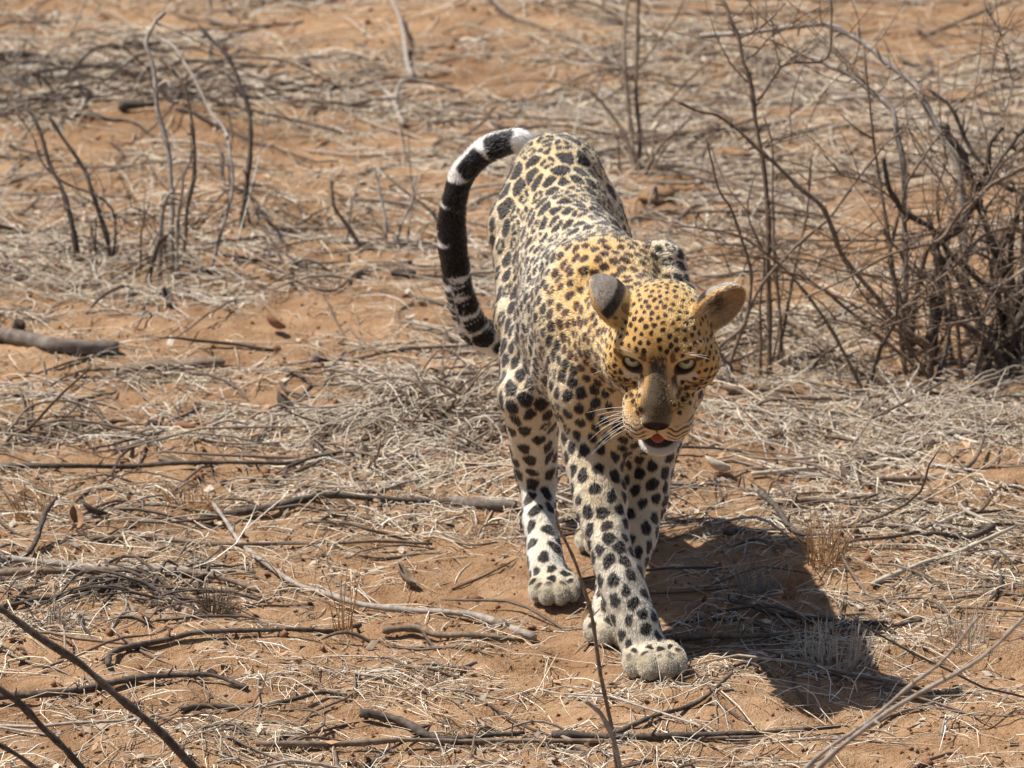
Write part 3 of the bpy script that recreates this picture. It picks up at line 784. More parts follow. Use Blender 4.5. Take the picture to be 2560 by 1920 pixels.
# ---- hind legs
chain('thigh', [pr(1338, 560, 0.80, 0.076), pr(1350, 700, 0.72, 0.076), pr(1344, 850, 0.60, 0.062), pr(1334, 985, 0.51, 0.048)], 0.035, flow=(0, 0.35, -0.95), reg='thigh')
chain('shank', [pr(1334, 985, 0.51, 0.047), pr(1336, 1090, 0.58, 0.039), pr(1341, 1200, 0.64, 0.029), pr(1351, 1310, 0.58, 0.0265), pr(1364, 1400, 0.51, 0.0285), pr(1379, 1462, 0.475, 0.031)], 0.025, flow=(0, 0, -1), reg='hindleg')
chain('thigh', [pr(1450, 560, 0.84, 0.078), pr(1462, 700, 0.84, 0.082), pr(1470, 850, 0.80, 0.066), pr(1468, 960, 0.80, 0.05)], 0.035, flow=(0, 0.35, -0.95), reg='thigh')
chain('shank', [pr(1468, 960, 0.80, 0.05), pr(1468, 1050, 0.90, 0.040), pr(1472, 1130, 0.98, 0.029), pr(1480, 1230, 0.92, 0.026), pr(1490, 1320, 0.86, 0.029)], 0.025, flow=(0, 0, -1), reg='hindleg')
# ---- front legs
RF = [pr(1482, 960, 0.23, 0.053), pr(1484, 1075, 0.235, 0.050), pr(1490, 1200, 0.18, 0.0445), pr(1513, 1330, 0.12, 0.0350), pr(1553, 1457, 0.065, 0.0330), pr(1590, 1560, 0.03, 0.0345), pr(1612, 1635, 0.008, 0.0335)]
chain('foreleg', RF, 0.03, flow=(0, 0.1, -1), reg='foreleg')
LF = [pr(1655, 980, 0.28, 0.056), pr(1626, 1110, 0.30, 0.051), pr(1592, 1270, 0.28, 0.042), pr(1556, 1410, 0.235, 0.0365), pr(1538, 1510, 0.20, 0.035), pr(1534, 1555, 0.185, 0.034)]
chain('foreleg', LF, 0.03, flow=(0, 0.1, -1), reg='foreleg')

def paw(c, wd, yaw, leg, reg='paw'):
    """broad cat's paw: back of the foot, four toes in an arc"""
    c = np.array(c); f = np.array([math.sin(yaw), -math.cos(yaw), 0]); s = np.array([f[1], -f[0], 0]); s = -s
    R = np.array([s, f, [0, 0, 1]]).T
    ell('foot', c - f * 0.004 + [0, 0, 0.024], (wd * 0.37, 0.044, 0.022), 0.012, R, flow=tuple(f * 0.8 + [0, 0, -0.6]), reg=leg)
    for t, (a, fw, rr) in enumerate([(-0.345, 0.022, 0.0195), (-0.125, 0.043, 0.022), (0.125, 0.043, 0.022), (0.345, 0.022, 0.0195)]):
        b = c + s * a * wd * 0.96 + f * fw
        sc = wd / 0.10
        chain('toe', [(*(c + s * a * wd * 0.7 + f * (fw - 0.035) + [0, 0, 0.031]), 0.013 * sc),
                      (*(b + f * -0.004 + [0, 0, 0.026]), 0.0148 * sc),
                      (*(b + f * 0.012 + [0, 0, 0.0185]), rr * sc * 0.83),
                      (*(b + f * 0.020 + [0, 0, 0.013]), 0.0130 * sc)], 0.0030, n=3, flow=tuple(f * 0.8 + [0, 0, -0.6]), reg=reg)
rf_g = gp(1630, 1672); paw((rf_g[0], rf_g[1], 0.0), 0.102, 0.12, 'foreleg')
lf_g = gp(1536, 1590); paw((lf_g[0], lf_g[1], 0.0), 0.098, -0.05, 'foreleg')
rh_g = gp(1386, 1490); paw((rh_g[0], rh_g[1], 0.0), 0.084, -0.02, 'hindleg')
lh_g = gp(1496, 1365); paw((lh_g[0], lh_g[1], 0.0), 0.080, 0.0, 'hindleg')

# ---- tail
TAIL = [np.array([0.078, 0.955 * SY, 0.610, 0.032]), pr(1385, 620, 1.06, 0.0258), pr(1365, 740, 1.12, 0.0249), pr(1310, 838, 1.12, 0.0267), pr(1245, 852, 1.07, 0.0271), pr(1188, 824, 1.04, 0.0267),
        pr(1152, 745, 1.02, 0.0236), pr(1136, 650, 1.01, 0.0223), pr(1132, 550, 1.01, 0.0218), pr(1146, 460, 1.0, 0.0209), pr(1188, 396, 1.0, 0.0196), pr(1245, 362, 1.0, 0.0187), pr(1300, 354, 1.0, 0.0174), pr(1335, 376, 1.0, 0.0125)]
tail_prim = chain('tail', TAIL, 0.02, n=6, flow='tangent', reg='tail')

# ---- head, in its own frame: r = image right, f = forward out of the muzzle, u = up
HO = pix(1648, 903, -0.09)
hp = math.radians(31.0); hy = math.radians(-6.0)
HF = np.array([math.sin(hy) * math.cos(hp), -math.cos(hy) * math.cos(hp), -math.sin(hp)])
HR = np.array([math.cos(hy), math.sin(hy), 0.0])
HU = np.cross(HR, HF)
HU = HU if HU[2] > 0 else -HU
roll = math.radians(-1.0)
HR, HU = HR * math.cos(roll) + HU * math.sin(roll), HU * math.cos(roll) - HR * math.sin(roll)
HM = np.array([HR, HF, HU]).T
def hw(r, f, u):
    return HO + HM @ np.array([r, f, u])
def hell(name, c, r, k, rot=None, **d):
    R = HM if rot is None else HM @ np.asarray(rot)
    return ell(name, hw(*c), r, k, R, reg=d.pop('reg', 'head'), **d)
def hch(name, pts, k, **d):
    return chain(name, [np.array([*hw(*p[:3]), p[3]]) for p in pts], k, reg=d.pop('reg', 'head'), **d)
def rotf(a):   # about forward axis
    return np.array([[math.cos(a), 0, -math.sin(a)], [0, 1, 0], [math.sin(a), 0, math.cos(a)]])
def rotu(a):
    return np.array([[math.cos(a), -math.sin(a), 0], [math.sin(a), math.cos(a), 0], [0, 0, 1]])
def rotr(a):
    return np.array([[1, 0, 0], [0, math.cos(a), -math.sin(a)], [0, math.sin(a), math.cos(a)]])

hell('cranium', (0, -0.075, 0.006), (0.071, 0.080, 0.058), 0.03)
hell('forehead', (0, -0.034, 0.014), (0.052, 0.040, 0.036), 0.03)
hell('jowl', (0.044, -0.060, -0.046), (0.038, 0.050, 0.045), 0.03)
hell('jowl', (-0.043, -0.060, -0.046), (0.038, 0.050, 0.045), 0.03)
hell('cheek', (0.051, -0.030, -0.030), (0.037, 0.042, 0.038), 0.025)
hell('cheek', (-0.050, -0.030, -0.030), (0.037, 0.042, 0.038), 0.025)
for s in (-1, 1):
    hch('brow', [(s * 0.018, -0.002, 0.016, 0.011), (s * 0.036, -0.004, 0.0195, 0.0098), (s * 0.056, -0.018, 0.014, 0.010)], 0.018)
    hch('under_eye', [(s * 0.024, 0.004, -0.020, 0.012), (s * 0.044, 0.000, -0.024, 0.012), (s * 0.060, -0.014, -0.012, 0.012)], 0.018)
    hell('whisker_pad', (s * 0.0240, 0.055, -0.0805), (0.0255, 0.028, 0.0225), 0.012, rotf(s * -0.15))
    hell('muzzle_side', (s * 0.031, 0.024, -0.066), (0.024, 0.040, 0.031), 0.022)
hch('bridge', [(0, -0.012, 0.002, 0.020), (0, 0.022, -0.016, 0.0205), (0, 0.055, -0.036, 0.0215), (0, 0.068, -0.045, 0.0195)], 0.016)
hch('bridge_edge', [(0.012, 0.000, -0.008, 0.012), (0.0185, 0.056, -0.039, 0.0130)], 0.010)
hch('bridge_edge', [(-0.012, 0.000, -0.008, 0.012), (-0.0185, 0.056, -0.039, 0.0130)], 0.010)
hell('muzzle', (0, 0.030, -0.058), (0.035, 0.045, 0.030), 0.015)
hell('jaw', (0, -0.015, -0.094), (0.040, 0.060, 0.028), 0.02)
hell('chin', (0, 0.034, -0.1395), (0.0320, 0.030, 0.0125), 0.014)
hch('jaw_edge', [(0.030, 0.012, -0.130, 0.013), (0.038, -0.03, -0.096, 0.015)], 0.015)
hch('jaw_edge', [(-0.030, 0.012, -0.130, 0.013), (-0.038, -0.03, -0.096, 0.015)], 0.015)
# mouth gap, lip split, nostrils, eye openings
hell('mouth', (0, 0.054, -0.1145), (0.039, 0.046, 0.0115), 0.003, sub=True)
hell('mouth_corner', (0.030, 0.026, -0.1080), (0.019, 0.038, 0.0105), 0.003, rotf(0.35), sub=True)
hell('mouth_corner', (-0.030, 0.026, -0.1120), (0.016, 0.038, 0.0090), 0.003, rotf(-0.2), sub=True)
hell('lip_split', (0, 0.086, -0.082), (0.0024, 0.014, 0.017), 0.005, sub=True)
hell('nose', (0, 0.080, -0.0530), (0.0225, 0.0125, 0.0125), 0.006)
for s in (-1, 1):
    hell('nostril', (s * 0.0095, 0.0925, -0.0555), (0.0050, 0.008, 0.0028), 0.002, rotf(s * 0.5), sub=True)
    hell('eye_opening', (s * 0.0405, 0.004, -0.0015), (0.0145, 0.022, 0.0096), 0.003, rotf(s * 0.13), sub=True)
# ears: cupped shells; image-left ear is laid back so that its outside shows, image-right one opens to the right
def ear(s, base, axis, opening, w, h, name='ear'):
    axis = np.asarray(axis, float); axis /= np.linalg.norm(axis)
    op = np.asarray(opening, float); op -= axis * (op @ axis); op /= np.linalg.norm(op)
    side = np.cross(axis, op)
    R = HM @ np.array([side, op, axis]).T
    cen = hw(*(np.asarray(base) + axis * h * 0.45))
    axw = HM @ axis; opw = HM @ op
    o = dict(kind='ell', c=cen, r=np.array([w, 0.024, h]), R=R)
    i = dict(kind='ell', c=cen + opw * 0.013 + axw * 0.002, r=np.array([w * 0.92, 0.0265, h * 0.945]), R=R)
    ext = h + 0.01
    add('ear', name, 0.008, outer=o, inner=i, lo=cen - ext, hi=cen + ext, reg='ear', open=opw, axis=axw, c=cen)
    return cen, opw, axw
earL = ear(-1, (-0.064, -0.074, 0.032), (-0.66, -0.18, 0.70), (-0.62, -0.02, -0.55), 0.043, 0.050)
earR = ear(1, (0.070, -0.072, 0.026), (0.66, -0.20, 0.74), (0.55, 0.80, 0.0), 0.041, 0.054)

# ---- polygonise on a lattice, then refine
GS = 0.006
G0 = np.array([-0.16, -0.47, -0.012]); G1 = np.array([0.36, 1.17, 0.76])
gn = np.ceil((G1 - G0) / GS).astype(int) + 1
gx, gy, gz = [G0[i] + GS * np.arange(gn[i]) for i in range(3)]
field = np.full(gn, 0.2, np.float32)
for p in prims:
    m = 0.065
    a = np.clip(np.floor((p['lo'] - m - G0) / GS).astype(int), 0, gn - 1)
    b = np.clip(np.ceil((p['hi'] + m - G0) / GS).astype(int) + 1, 1, gn)
    sl = tuple(slice(a[i], b[i]) for i in range(3))
    di = prim_d(p, gx[sl[0]][:, None, None], gy[sl[1]][None, :, None], gz[sl[2]][None, None, :])
    field[sl] = combine(field[sl], p, di)

def surface_nets(f, o, h):
    s = f < 0
    cnt = np.zeros(np.array(f.shape) - 1, np.int8)
    sx = np.zeros(cnt.shape, np.float32); sy = sx.copy(); sz = sx.copy()
    n = np.array(f.shape)
    def edge(ax, off):
        """crossings of the lattice edges along ax whose start is offset in the other two axes"""
        other = [i for i in range(3) if i != ax]
        sl0 = [None] * 3; sl1 = [None] * 3
        sl0[ax] = slice(0, n[ax] - 1); sl1[ax] = slice(1, n[ax])
        for i, oo in zip(other, off):
            sl0[i] = sl1[i] = slice(oo, n[i] - 1 + oo)
        a = f[tuple(sl0)]; b = f[tuple(sl1)]
        c = (a < 0) != (b < 0)
        t = np.where(c, a / np.where(c, a - b, 1), 0)
        pos = [None] * 3
        pos[ax] = t
        for i, oo in zip(other, off):
            pos[i] = c * float(oo)
        return c, pos
    for ax in range(3):
        for off in ((0, 0), (0, 1), (1, 0), (1, 1)):
            c, pos = edge(ax, off)
            cnt += c; sx += pos[0]; sy += pos[1]; sz += pos[2]
    act = cnt > 0
    idx = np.full(act.shape, -1, np.int64); idx[act] = np.arange(act.sum())
    cell = np.argwhere(act); k = cnt[act].astype(np.float32)
    V = o + h * (cell + np.stack([sx[act] / k, sy[act] / k, sz[act] / k], 1))
    Q = []
    for ax in range(3):
        u, v = [(1, 2), (2, 0), (0, 1)][ax]
        sl = [slice(1, n[i] - 1) for i in range(3)]; sl[ax] = slice(0, n[ax] - 1)
        s0 = s[tuple(sl)]; sl2 = list(sl); sl2[ax] = slice(1, n[ax]); s1 = s[tuple(sl2)]
        e = np.argwhere(s0 != s1)
        flip = s0[tuple(e.T)]
        off0 = np.array([1, 1, 1]); off0[ax] = 0
        e = e + off0
        du = np.zeros(3, int); du[u] = 1; dv = np.zeros(3, int); dv[v] = 1
        q = np.stack([idx[tuple((e - du - dv).T)], idx[tuple((e - dv).T)], idx[tuple(e.T)], idx[tuple((e - du).T)]], 1)
        q[~flip] = q[~flip][:, ::-1]
        Q.append(q)
    return V, np.vstack(Q)
V, Q = surface_nets(field, G0, GS)

def eval_pts(P, margin=0.06):
    d = np.full(len(P), 0.2)
    for p in prims:
        m = np.all((P > p['lo'] - margin) & (P < p['hi'] + margin), axis=1)
        if m.any():
            S = P[m]
            d[m] = combine(d[m], p, prim_d(p, S[:, 0], S[:, 1], S[:, 2]))
    return d

me = quads_mesh("leopard_body", V, Q)
bm = bmesh.new(); bm.from_mesh(me)
bmesh.ops.subdivide_edges(bm, edges=[e for e in bm.edges if (e.verts[0].co.z > 0.0)], cuts=1, use_grid_fill=True)
hc = Vector(hw(0, -0.02, -0.03))
sel = [e for e in bm.edges if (e.verts[0].co - hc).length < 0.145 and (e.verts[1].co - hc).length < 0.145]
def snap(bm, only=None):
    bm.normal_update()
    vs = list(bm.verts) if only is None else only
    P = np.array([v.co for v in vs]); N = np.array([v.normal for v in vs])
    for _ in range(2):
        P = P - N * np.clip(eval_pts(P), -0.004, 0.004)[:, None] * 0.9
    for v, c in zip(vs, P):
        v.co = c
snap(bm)
r = bmesh.ops.subdivide_edges(bm, edges=sel, cuts=1, use_grid_fill=True)
snap(bm, [v for v in bm.verts if (v.co - hc).length < 0.15])
bm.normal_update()
PB = np.array([v.co for v in bm.verts])
sw = (vnoise(PB[:, 0] * 19 + PB[:, 2] * 6, PB[:, 1] * 17 + PB[:, 2] * 15, 61) - 0.5) * 0.011 + (vnoise(PB[:, 0] * 44 - PB[:, 2] * 14, PB[:, 1] * 40 + PB[:, 2] * 33, 62) - 0.5) * 0.004
sw *= np.clip((np.linalg.norm(PB - np.array(hc), axis=1) - 0.13) / 0.05, 0, 1) * np.clip((PB[:, 2] - 0.06) / 0.08, 0, 1)
for v, a in zip(bm.verts, sw):                         # muscle and loose skin
    v.co += v.normal * float(a)
for v in bm.verts:                                     # paws stand on the ground
    if v.co.z < 0.001:
        v.co.z = 0.001 + (v.co.z - 0.001) * 0.1
bmesh.ops.recalc_face_normals(bm, faces=bm.faces)
bm.to_mesh(me); bm.free()
me.polygons.foreach_set("use_smooth", np.ones(len(me.polygons), bool))
me.update()
nv = len(me.vertices)
VP = np.empty(nv * 3); me.vertices.foreach_get("co", VP); VP = VP.reshape(-1, 3)
VN = np.empty(nv * 3); me.vertices.foreach_get("normal", VN); VN = VN.reshape(-1, 3)

# ---- what part of the animal each point belongs to: fur flow, fur length, coat
#            fur length, spot spacing, spot radius, rosette, coat tint (0 gold .. 1 cream .. 2 white)
REG = {'rump':     (0.0050, 0.0320, 0.0226, 0.55, 0.56, 1.0),
       'back':     (0.0050, 0.0265, 0.0188, 0.40, 0.74, 1.0),
       'flank':    (0.0054, 0.0205, 0.0128, 0.20, 1.00, 0.9),
       'belly':    (0.0100, 0.030, 0.0105, 0.00, 1.85, 0.0),
       'chest':    (0.0062, 0.0215, 0.0095, 0.00, 0.50, 0.0),
       'shoulder': (0.0054, 0.0210, 0.0108, 0.20, 0.90, 0.5),
       'neck':     (0.0055, 0.0190, 0.0088, 0.05, 0.12, 0.0),
       'thigh':    (0.0056, 0.0310, 0.0148, 0.25, 0.85, 0.5),
       'hindleg':  (0.0052, 0.0280, 0.0120, 0.00, 1.00, 0.3),
       'foreleg':  (0.0052, 0.0235, 0.0102, 0.00, 0.85, 0.3),
       'paw':      (0.0038, 0.017, 0.0060, 0.00, 1.35, 0.0),
       'tail':     (0.0085, 0.034, 0.0155, 0.00, 1.70, 0.0),
       'head':     (0.0040, 0.0116, 0.0045, 0.00, 0.02, 0.0),
       'ear':      (0.0050, 0.0140, 0.0040, 0.00, 0.30, 0.0)}
RN = list(REG)
def regions(P):
    """blend weights of the regions and the lie of the fur"""
    w = np.zeros((len(P), len(RN))); fl = np.zeros((len(P), 3))
    for p in prims:
        if p.get('sub'):
            continue
        m = np.all((P > p['lo'] - 0.05) & (P < p['hi'] + 0.05), axis=1)
        if not m.any():
            continue
        S = P[m]
        di = np.maximum(prim_d(p, S[:, 0], S[:, 1], S[:, 2]), -0.03)
        ww = np.exp(-di / 0.010)
        w[m, RN.index(p['reg'])] += ww
        f = p.get('flow')
        if p['reg'] in ('head', 'ear'):
            L = (S - HO) @ HM
            g = (L - np.array([0, 0.10, -0.05])); g[:, 0] *= 1.3
            g /= np.linalg.norm(g, axis=1)[:, None] + 1e-9
            if p['reg'] == 'ear':
                g = np.tile(HM.T @ p['axis'], (len(S), 1))
            fv = g @ HM.T
        elif isinstance(f, str):
            T = p['P'][:, :3]
            kd = ((S[:, None, :] - T[None, ::2, :]) ** 2).sum(2).argmin(1)
            tg = np.gradient(T, axis=0)[::2]
            fv = tg[kd]; fv = fv / (np.linalg.norm(fv, axis=1)[:, None] + 1e-9)
        else:
            fv = np.tile(np.asarray(f, float) / np.linalg.norm(f), (len(S), 1))
        fl[m] += ww[:, None] * fv
    w /= w.sum(1)[:, None] + 1e-12
    return w, fl
RW, FLOW = regions(VP)
RT_TAB = np.array([REG[k] for k in RN])
PAR = RW @ RT_TAB                       # per vertex: length, spacing, radius, rosette, tint

# ---- spots: scattered over the skin with the spacing of each region
cand = RNG.permutation(nv)
kdv = KDTree(nv)
for i, c in enumerate(VP):
    kdv.insert(c, i)
kdv.balance()
blocked = np.zeros(nv, bool)
spots = []
LV = (VP - HO) @ HM
def no_spot(i):
    r_, f_, u_ = LV[i]
    hd = RW[i, RN.index('head')]
    if hd > 0.5:
        if f_ > 0.012 and abs(r_) < 0.024:                       # bridge and nose
            return True
        if u_ < -0.095 and f_ > -0.02:                           # chin
            return True
        if f_ > 0.045 and u_ < -0.05:                            # whisker pads carry lines instead
            return True
        if (abs(r_) - 0.0405) ** 2 + u_ ** 2 < 0.018 ** 2 and f_ > -0.03:
            return True
    return False
for i in cand:
    if blocked[i]:
        continue
    sp = PAR[i, 1]
    for _, j, _ in kdv.find_range(VP[i], sp * 0.92):
        blocked[j] = True
    if RW[i, RN.index('tail')] > 0.7 or RW[i, RN.index('ear')] > 0.75 or no_spot(i):
        continue
    spots.append(i)

def frame(N, Fl):
    T = Fl - N * (Fl * N).sum(-1, keepdims=True)
    T = T / (np.linalg.norm(T, axis=-1, keepdims=True) + 1e-9)
    return T, np.cross(N, T)
VT, VB = frame(VN, FLOW)

def coat(P, N, W, par, spots_dark=None):
    """colour of the coat at points on the skin"""
    n = len(P)
    L = (P - HO) @ HM
    gold = np.array([0.51, 0.300, 0.095]); tan = np.array([0.54, 0.385, 0.19]); cream = np.array([0.59, 0.50, 0.36]); white = np.array([0.70, 0.66, 0.59])
    t = par[:, 4].copy()
    # undersides and inner legs are paler
    t += np.clip(-N[:, 2], 0, 1) * 0.5
    t += np.clip((0.36 - P[:, 2]) * 2.6, 0, 0.6) * (W[:, RN.index('foreleg')] + W[:, RN.index('hindleg')])
    t += (vnoise(P[:, 0] * 60 + P[:, 2] * 31, P[:, 1] * 60 - P[:, 2] * 27, 5) - 0.5) * 0.35
    t = np.clip(t, 0, 2)
    st = np.array([0, 0.6, 1.2, 2.0]); cs = np.stack([gold, tan, cream, white])
    base = np.stack([np.interp(t, st, cs[:, k]) for k in range(3)], 1)
    hd = W[:, RN.index('head')]; ea = W[:, RN.index('ear')]; ta = W[:, RN.index('tail')]; pw = W[:, RN.index('paw')]
    r_, f_, u_ = L.T; ar = np.abs(r_)
    dark_c = np.array([0.018, 0.015, 0.014])[None] * np.ones((n, 1))
    dark_c = np.where((hd + W[:, RN.index('neck')])[:, None] > 0.5, np.array([0.030, 0.0145, 0.009])[None], dark_c)
    d = spots_dark.copy() if spots_dark is not None else np.zeros(n)
    def mixc(mask, col):
        nonlocal base
        mask = np.clip(mask, 0, 1)[:, None]
        base = base * (1 - mask) + np.asarray(col) * mask
    ss = lambda x, a, b: (lambda q: q * q * (3 - 2 * q))(np.clip((x - a) / (b - a), 0, 1))
    H = (hd > 0.35).astype(float) * ss(hd, 0.3, 0.6)
    nz = vnoise(r_ * 300, u_ * 300 + f_ * 130, 9)
    # nose bridge: dull brown grey, darkened with painted shade, paler along its edges
    bw = np.interp(f_, [0.0, 0.07], [0.013, 0.0315])
    br = H * ss(f_ + (nz - 0.5) * 0.012, 0.004, 0.024) * (1 - ss(ar + (nz - 0.5) * 0.008, bw - 0.014, bw + 0.004)) * (1 - ss(-u_, 0.054, 0.063))
    mixc(br * 0.95, (0.060, 0.046, 0.032))
    mixc(H * ss(f_, -0.012, 0.004) * (1 - ss(np.abs(ar - 0.0205), 0.003, 0.009)) * ss(u_, -0.025, -0.012) * 0.6, (0.55, 0.33, 0.15))
    # sides of the face paler, muzzle and chin
    mixc(H * ss(-u_, 0.035, 0.075) * 0.75, (0.62, 0.46, 0.28))
    mixc(H * ss(-u_, 0.078, 0.092) * ss(f_, 0.01, 0.04), (0.66, 0.50, 0.30))
    mixc(H * ss(-u_, 0.124, 0.128) * ss(f_, -0.03, 0.0), (0.46, 0.43, 0.39))  # white chin, greyed so its shade is part of the colour
    # pale patches under and over the eyes
    ex = (ar - 0.0405); ey = u_ - ex * 0.12
    rr = np.sqrt((ex / 0.0155) ** 2 + (ey / 0.0116) ** 2)
    front = H * ss(f_, -0.04, -0.025)
    mixc(front * (1 - ss(np.sqrt(((ex - 0.002) / 0.022) ** 2 + ((ey + 0.018) / 0.009) ** 2), 0.6, 1.1)) * 0.55, (0.66, 0.58, 0.46))
    mixc(front * (1 - ss(np.sqrt(((ex - 0.001) / 0.020) ** 2 + ((ey - 0.018) / 0.0065) ** 2), 0.6, 1.1)) * 0.6, (0.66, 0.54, 0.36))
    # black rims of the lids, tear line
    lid = front * (1 - ss(rr, 0.98, 1.24)) * 0.93
    d = np.maximum(d * (1 - front * (1 - ss(rr, 1.3, 1.9))), lid)
    tear = front * (1 - ss(np.abs(ar - (0.0245 - 0.16 * (u_ + 0.012))), 0.0022, 0.0050)) * ss(-u_, 0.004, 0.009) * (1 - ss(-u_, 0.030, 0.042)) * (1 - ss(f_, 0.03, 0.045))
    d = np.maximum(d, tear * 0.92)
    browl = front * (1 - ss(np.sqrt(((ar - 0.0225) / 0.0050) ** 2 + ((u_ - 0.020) / 0.012) ** 2) + (nz - 0.5) * 0.5, 0.6, 1.1))
    d = np.maximum(d, browl * 0.8)
    outl = front * (1 - ss(np.abs(ey - 0.005), 0.003, 0.0055)) * ss(ex, 0.012, 0.016) * (1 - ss(ex, 0.026, 0.034))
    d = np.maximum(d, outl * 0.8)
    fc = front * (1 - ss(np.sqrt((r_ / 0.020) ** 2 + ((u_ - 0.014) / 0.014) ** 2), 0.5, 1.1)) * ss(vnoise(r_ * 420, u_ * 420 + f_ * 200, 31), 0.42, 0.55)
    d = np.maximum(d, fc * 0.85)
    fk = front * ss(ar, 0.026, 0.032) * ss(-u_, 0.018, 0.024) * (1 - ss(-u_, 0.042, 0.052)) * ss(vnoise(ar * 380 + u_ * 500, u_ * 260 - f_ * 300, 33), 0.52, 0.62)
    d = np.maximum(d, fk * 0.75)
    # whisker rows on the pads
    wl = np.abs(((u_ + 0.10 + ar * 0.16 + 0.002 * np.sin(ar * 260)) / 0.0078) % 1.0 - 0.5) * 2
    rows = H * ss(f_, 0.036, 0.048) * ss(ar, 0.013, 0.019) * ss(-u_, 0.062, 0.067) * (1 - ss(-u_, 0.090, 0.094)) * (1 - ss(wl, 0.32, 0.62))
    d = np.maximum(d, rows * 0.85)
    # freckles beside the bridge
    # black lips and mouth lining
    lip = H * ss(f_, 0.0, 0.02) * ss(-u_, 0.1010, 0.1030) * (1 - ss(-u_, 0.1260, 0.1285))
    lipR = lip * ss(r_, 0.004, 0.016)
    inside = H * (1 - ss(np.abs(u_ + 0.1150), 0.0105, 0.0125)) * (1 - ss(ar, 0.034, 0.048)) * (1 - ss(f_, 0.072, 0.082))
    d = np.maximum(d, np.maximum(lip * 0.45, np.maximum(lipR, inside)))
    d = np.maximum(d, H * ss(-u_, 0.121, 0.123) * (1 - ss(-u_, 0.1310, 0.1330)) * ss(f_, 0.0, 0.03) * 0.95)
    # nose leather
    nose = H * (1 - ss(np.sqrt((r_ / (0.0235 + 0.55 * np.clip(u_ + 0.056, -0.02, 0))) ** 2 + ((u_ + 0.0560) / 0.0140) ** 2), 0.80, 1.02)) * ss(f_, 0.068, 0.076)
    d = d * (1 - nose)
    mixc(nose, (0.030, 0.017, 0.015))
    d = np.maximum(d, H * (1 - ss(ar, 0.0015, 0.003)) * ss(f_, 0.066, 0.072) * ss(-u_, 0.063, 0.067) * (1 - ss(-u_, 0.090, 0.096)) * 0.9)
    # ears: white and black outside, pale fringe inside, shade of the hollow painted in dark
    for (cen, op, ax) in (earL, earR):
        q = P - cen
        near = ea * (np.linalg.norm(q, axis=1) < 0.06) * ss(ea, 0.3, 0.6)
        h = (q @ ax); o = N @ op
        back = near * (1 - ss(o, -0.25, 0.05))
        mixc(back * ss(h, -0.010, -0.004), np.array([0.30, 0.255, 0.21]))
        mixc(back * (1 - ss(h, -0.010, -0.004)), np.array([0.45, 0.30, 0.13]))
        d = np.maximum(d, back * 0.6 * ss(vnoise(q[:, 0] * 420, q[:, 2] * 420 + q[:, 1] * 300, 8), 0.45, 0.7))
        d = np.where(near > 0.3, d * 0.2, d)
        d = np.maximum(d, back * np.maximum(1 - ss(np.abs(h - 0.003), 0.007, 0.011), ss(h, 0.036, 0.044) * 0.4))
        d = np.maximum(d, back * (1 - ss(h, -0.012, -0.004)) * (vnoise(q[:, 0] * 160, q[:, 2] * 160 + q[:, 1] * 90, 4) > 0.55))
        mixc(near * (1 - ss(np.abs(o), 0.15, 0.40)) * 0.9, (0.50, 0.29, 0.11))
        inn = near * ss(o, 0.15, 0.45)
        mixc(inn, (0.34, 0.23, 0.14))
        d = np.maximum(d, inn * (1 - ss(np.linalg.norm(q - op * -0.006 + ax * 0.006, axis=1), 0.014, 0.030)) * 0.9)
    # tail: broad black bands with white between, broken blotches toward the root
    tm = ta > 0.5
    if tm.any():
        T = tail_prim['P'][:, :3]
        seg = np.concatenate([[0], np.cumsum(np.linalg.norm(np.diff(T, axis=0), axis=1))])
        ii = ((P[tm][:, None, :] - T[None]) ** 2).sum(2).argmin(1)
        tg = np.gradient(T, axis=0); tg /= np.linalg.norm(tg, axis=1)[:, None]
        s = seg[ii] + ((P[tm] - T[ii]) * tg[ii]).sum(1)
        tot = seg[-1]
        e = tot - s                                                # distance from the tip
        ang = (P[tm] - T[ii]) @ np.array([-0.86, 0.3, 0.42])       # toward the pale upper-left side of the curl
        wob = (vnoise(P[tm][:, 0] * 45 + 7, P[tm][:, 2] * 45, 2) - 0.5)
        cen_ = [0.066, 0.122, 0.180, 0.242, 0.300]
        wid = [0.0205, 0.0235, 0.0270, 0.0285, 0.0275]
        bd = np.zeros(len(e))
        side = np.clip(ang / 0.022, -1, 1)                         # gaps open toward the outside of the curl
        for cc, ww in zip(cen_, wid):
            w2 = ww - 0.006 * side + wob * 0.008
            bd = np.maximum(bd, 1 - ss(np.abs(e - cc + wob * 0.014), w2 - 0.001, w2 + 0.003))
        bd = bd * (1 - ss(ang + wob * 0.008, 0.010, 0.016) * (e < 0.15))
        th_ = np.arctan2((P[tm] - T[ii]) @ np.array([0.5, 0.0, -0.86]), ang)
        cx = s / 0.034 + 0.5 * (np.floor(th_ / 1.05) % 2); cy = th_ / 1.05
        fx = (cx + 0.25 * np.sin(cy * 2.1)) % 1 - 0.5; fy = cy % 1 - 0.5
        bl2 = 1 - ss(np.sqrt((fx * 1.9) ** 2 + (fy * 1.9) ** 2) + (wob) * 0.6, 0.70, 0.85)
        dt = bl2
        d[tm] = np.where(e > 0.325, dt, bd)
        base[tm] = np.array([0.74, 0.71, 0.66])
        dark_c[tm] = (0.014, 0.013, 0.014)
    # dusty paws
    mixc(ss(pw, 0.35, 0.95) * (0.62 + 0.38 * vnoise(P[:, 0] * 130, P[:, 2] * 130 + P[:, 1] * 90, 51)), (0.27, 0.225, 0.155))
    d = d * (1 - 0.75 * ss(pw, 0.75, 0.98))
    return base * (1 - d[:, None]) + dark_c * d[:, None]

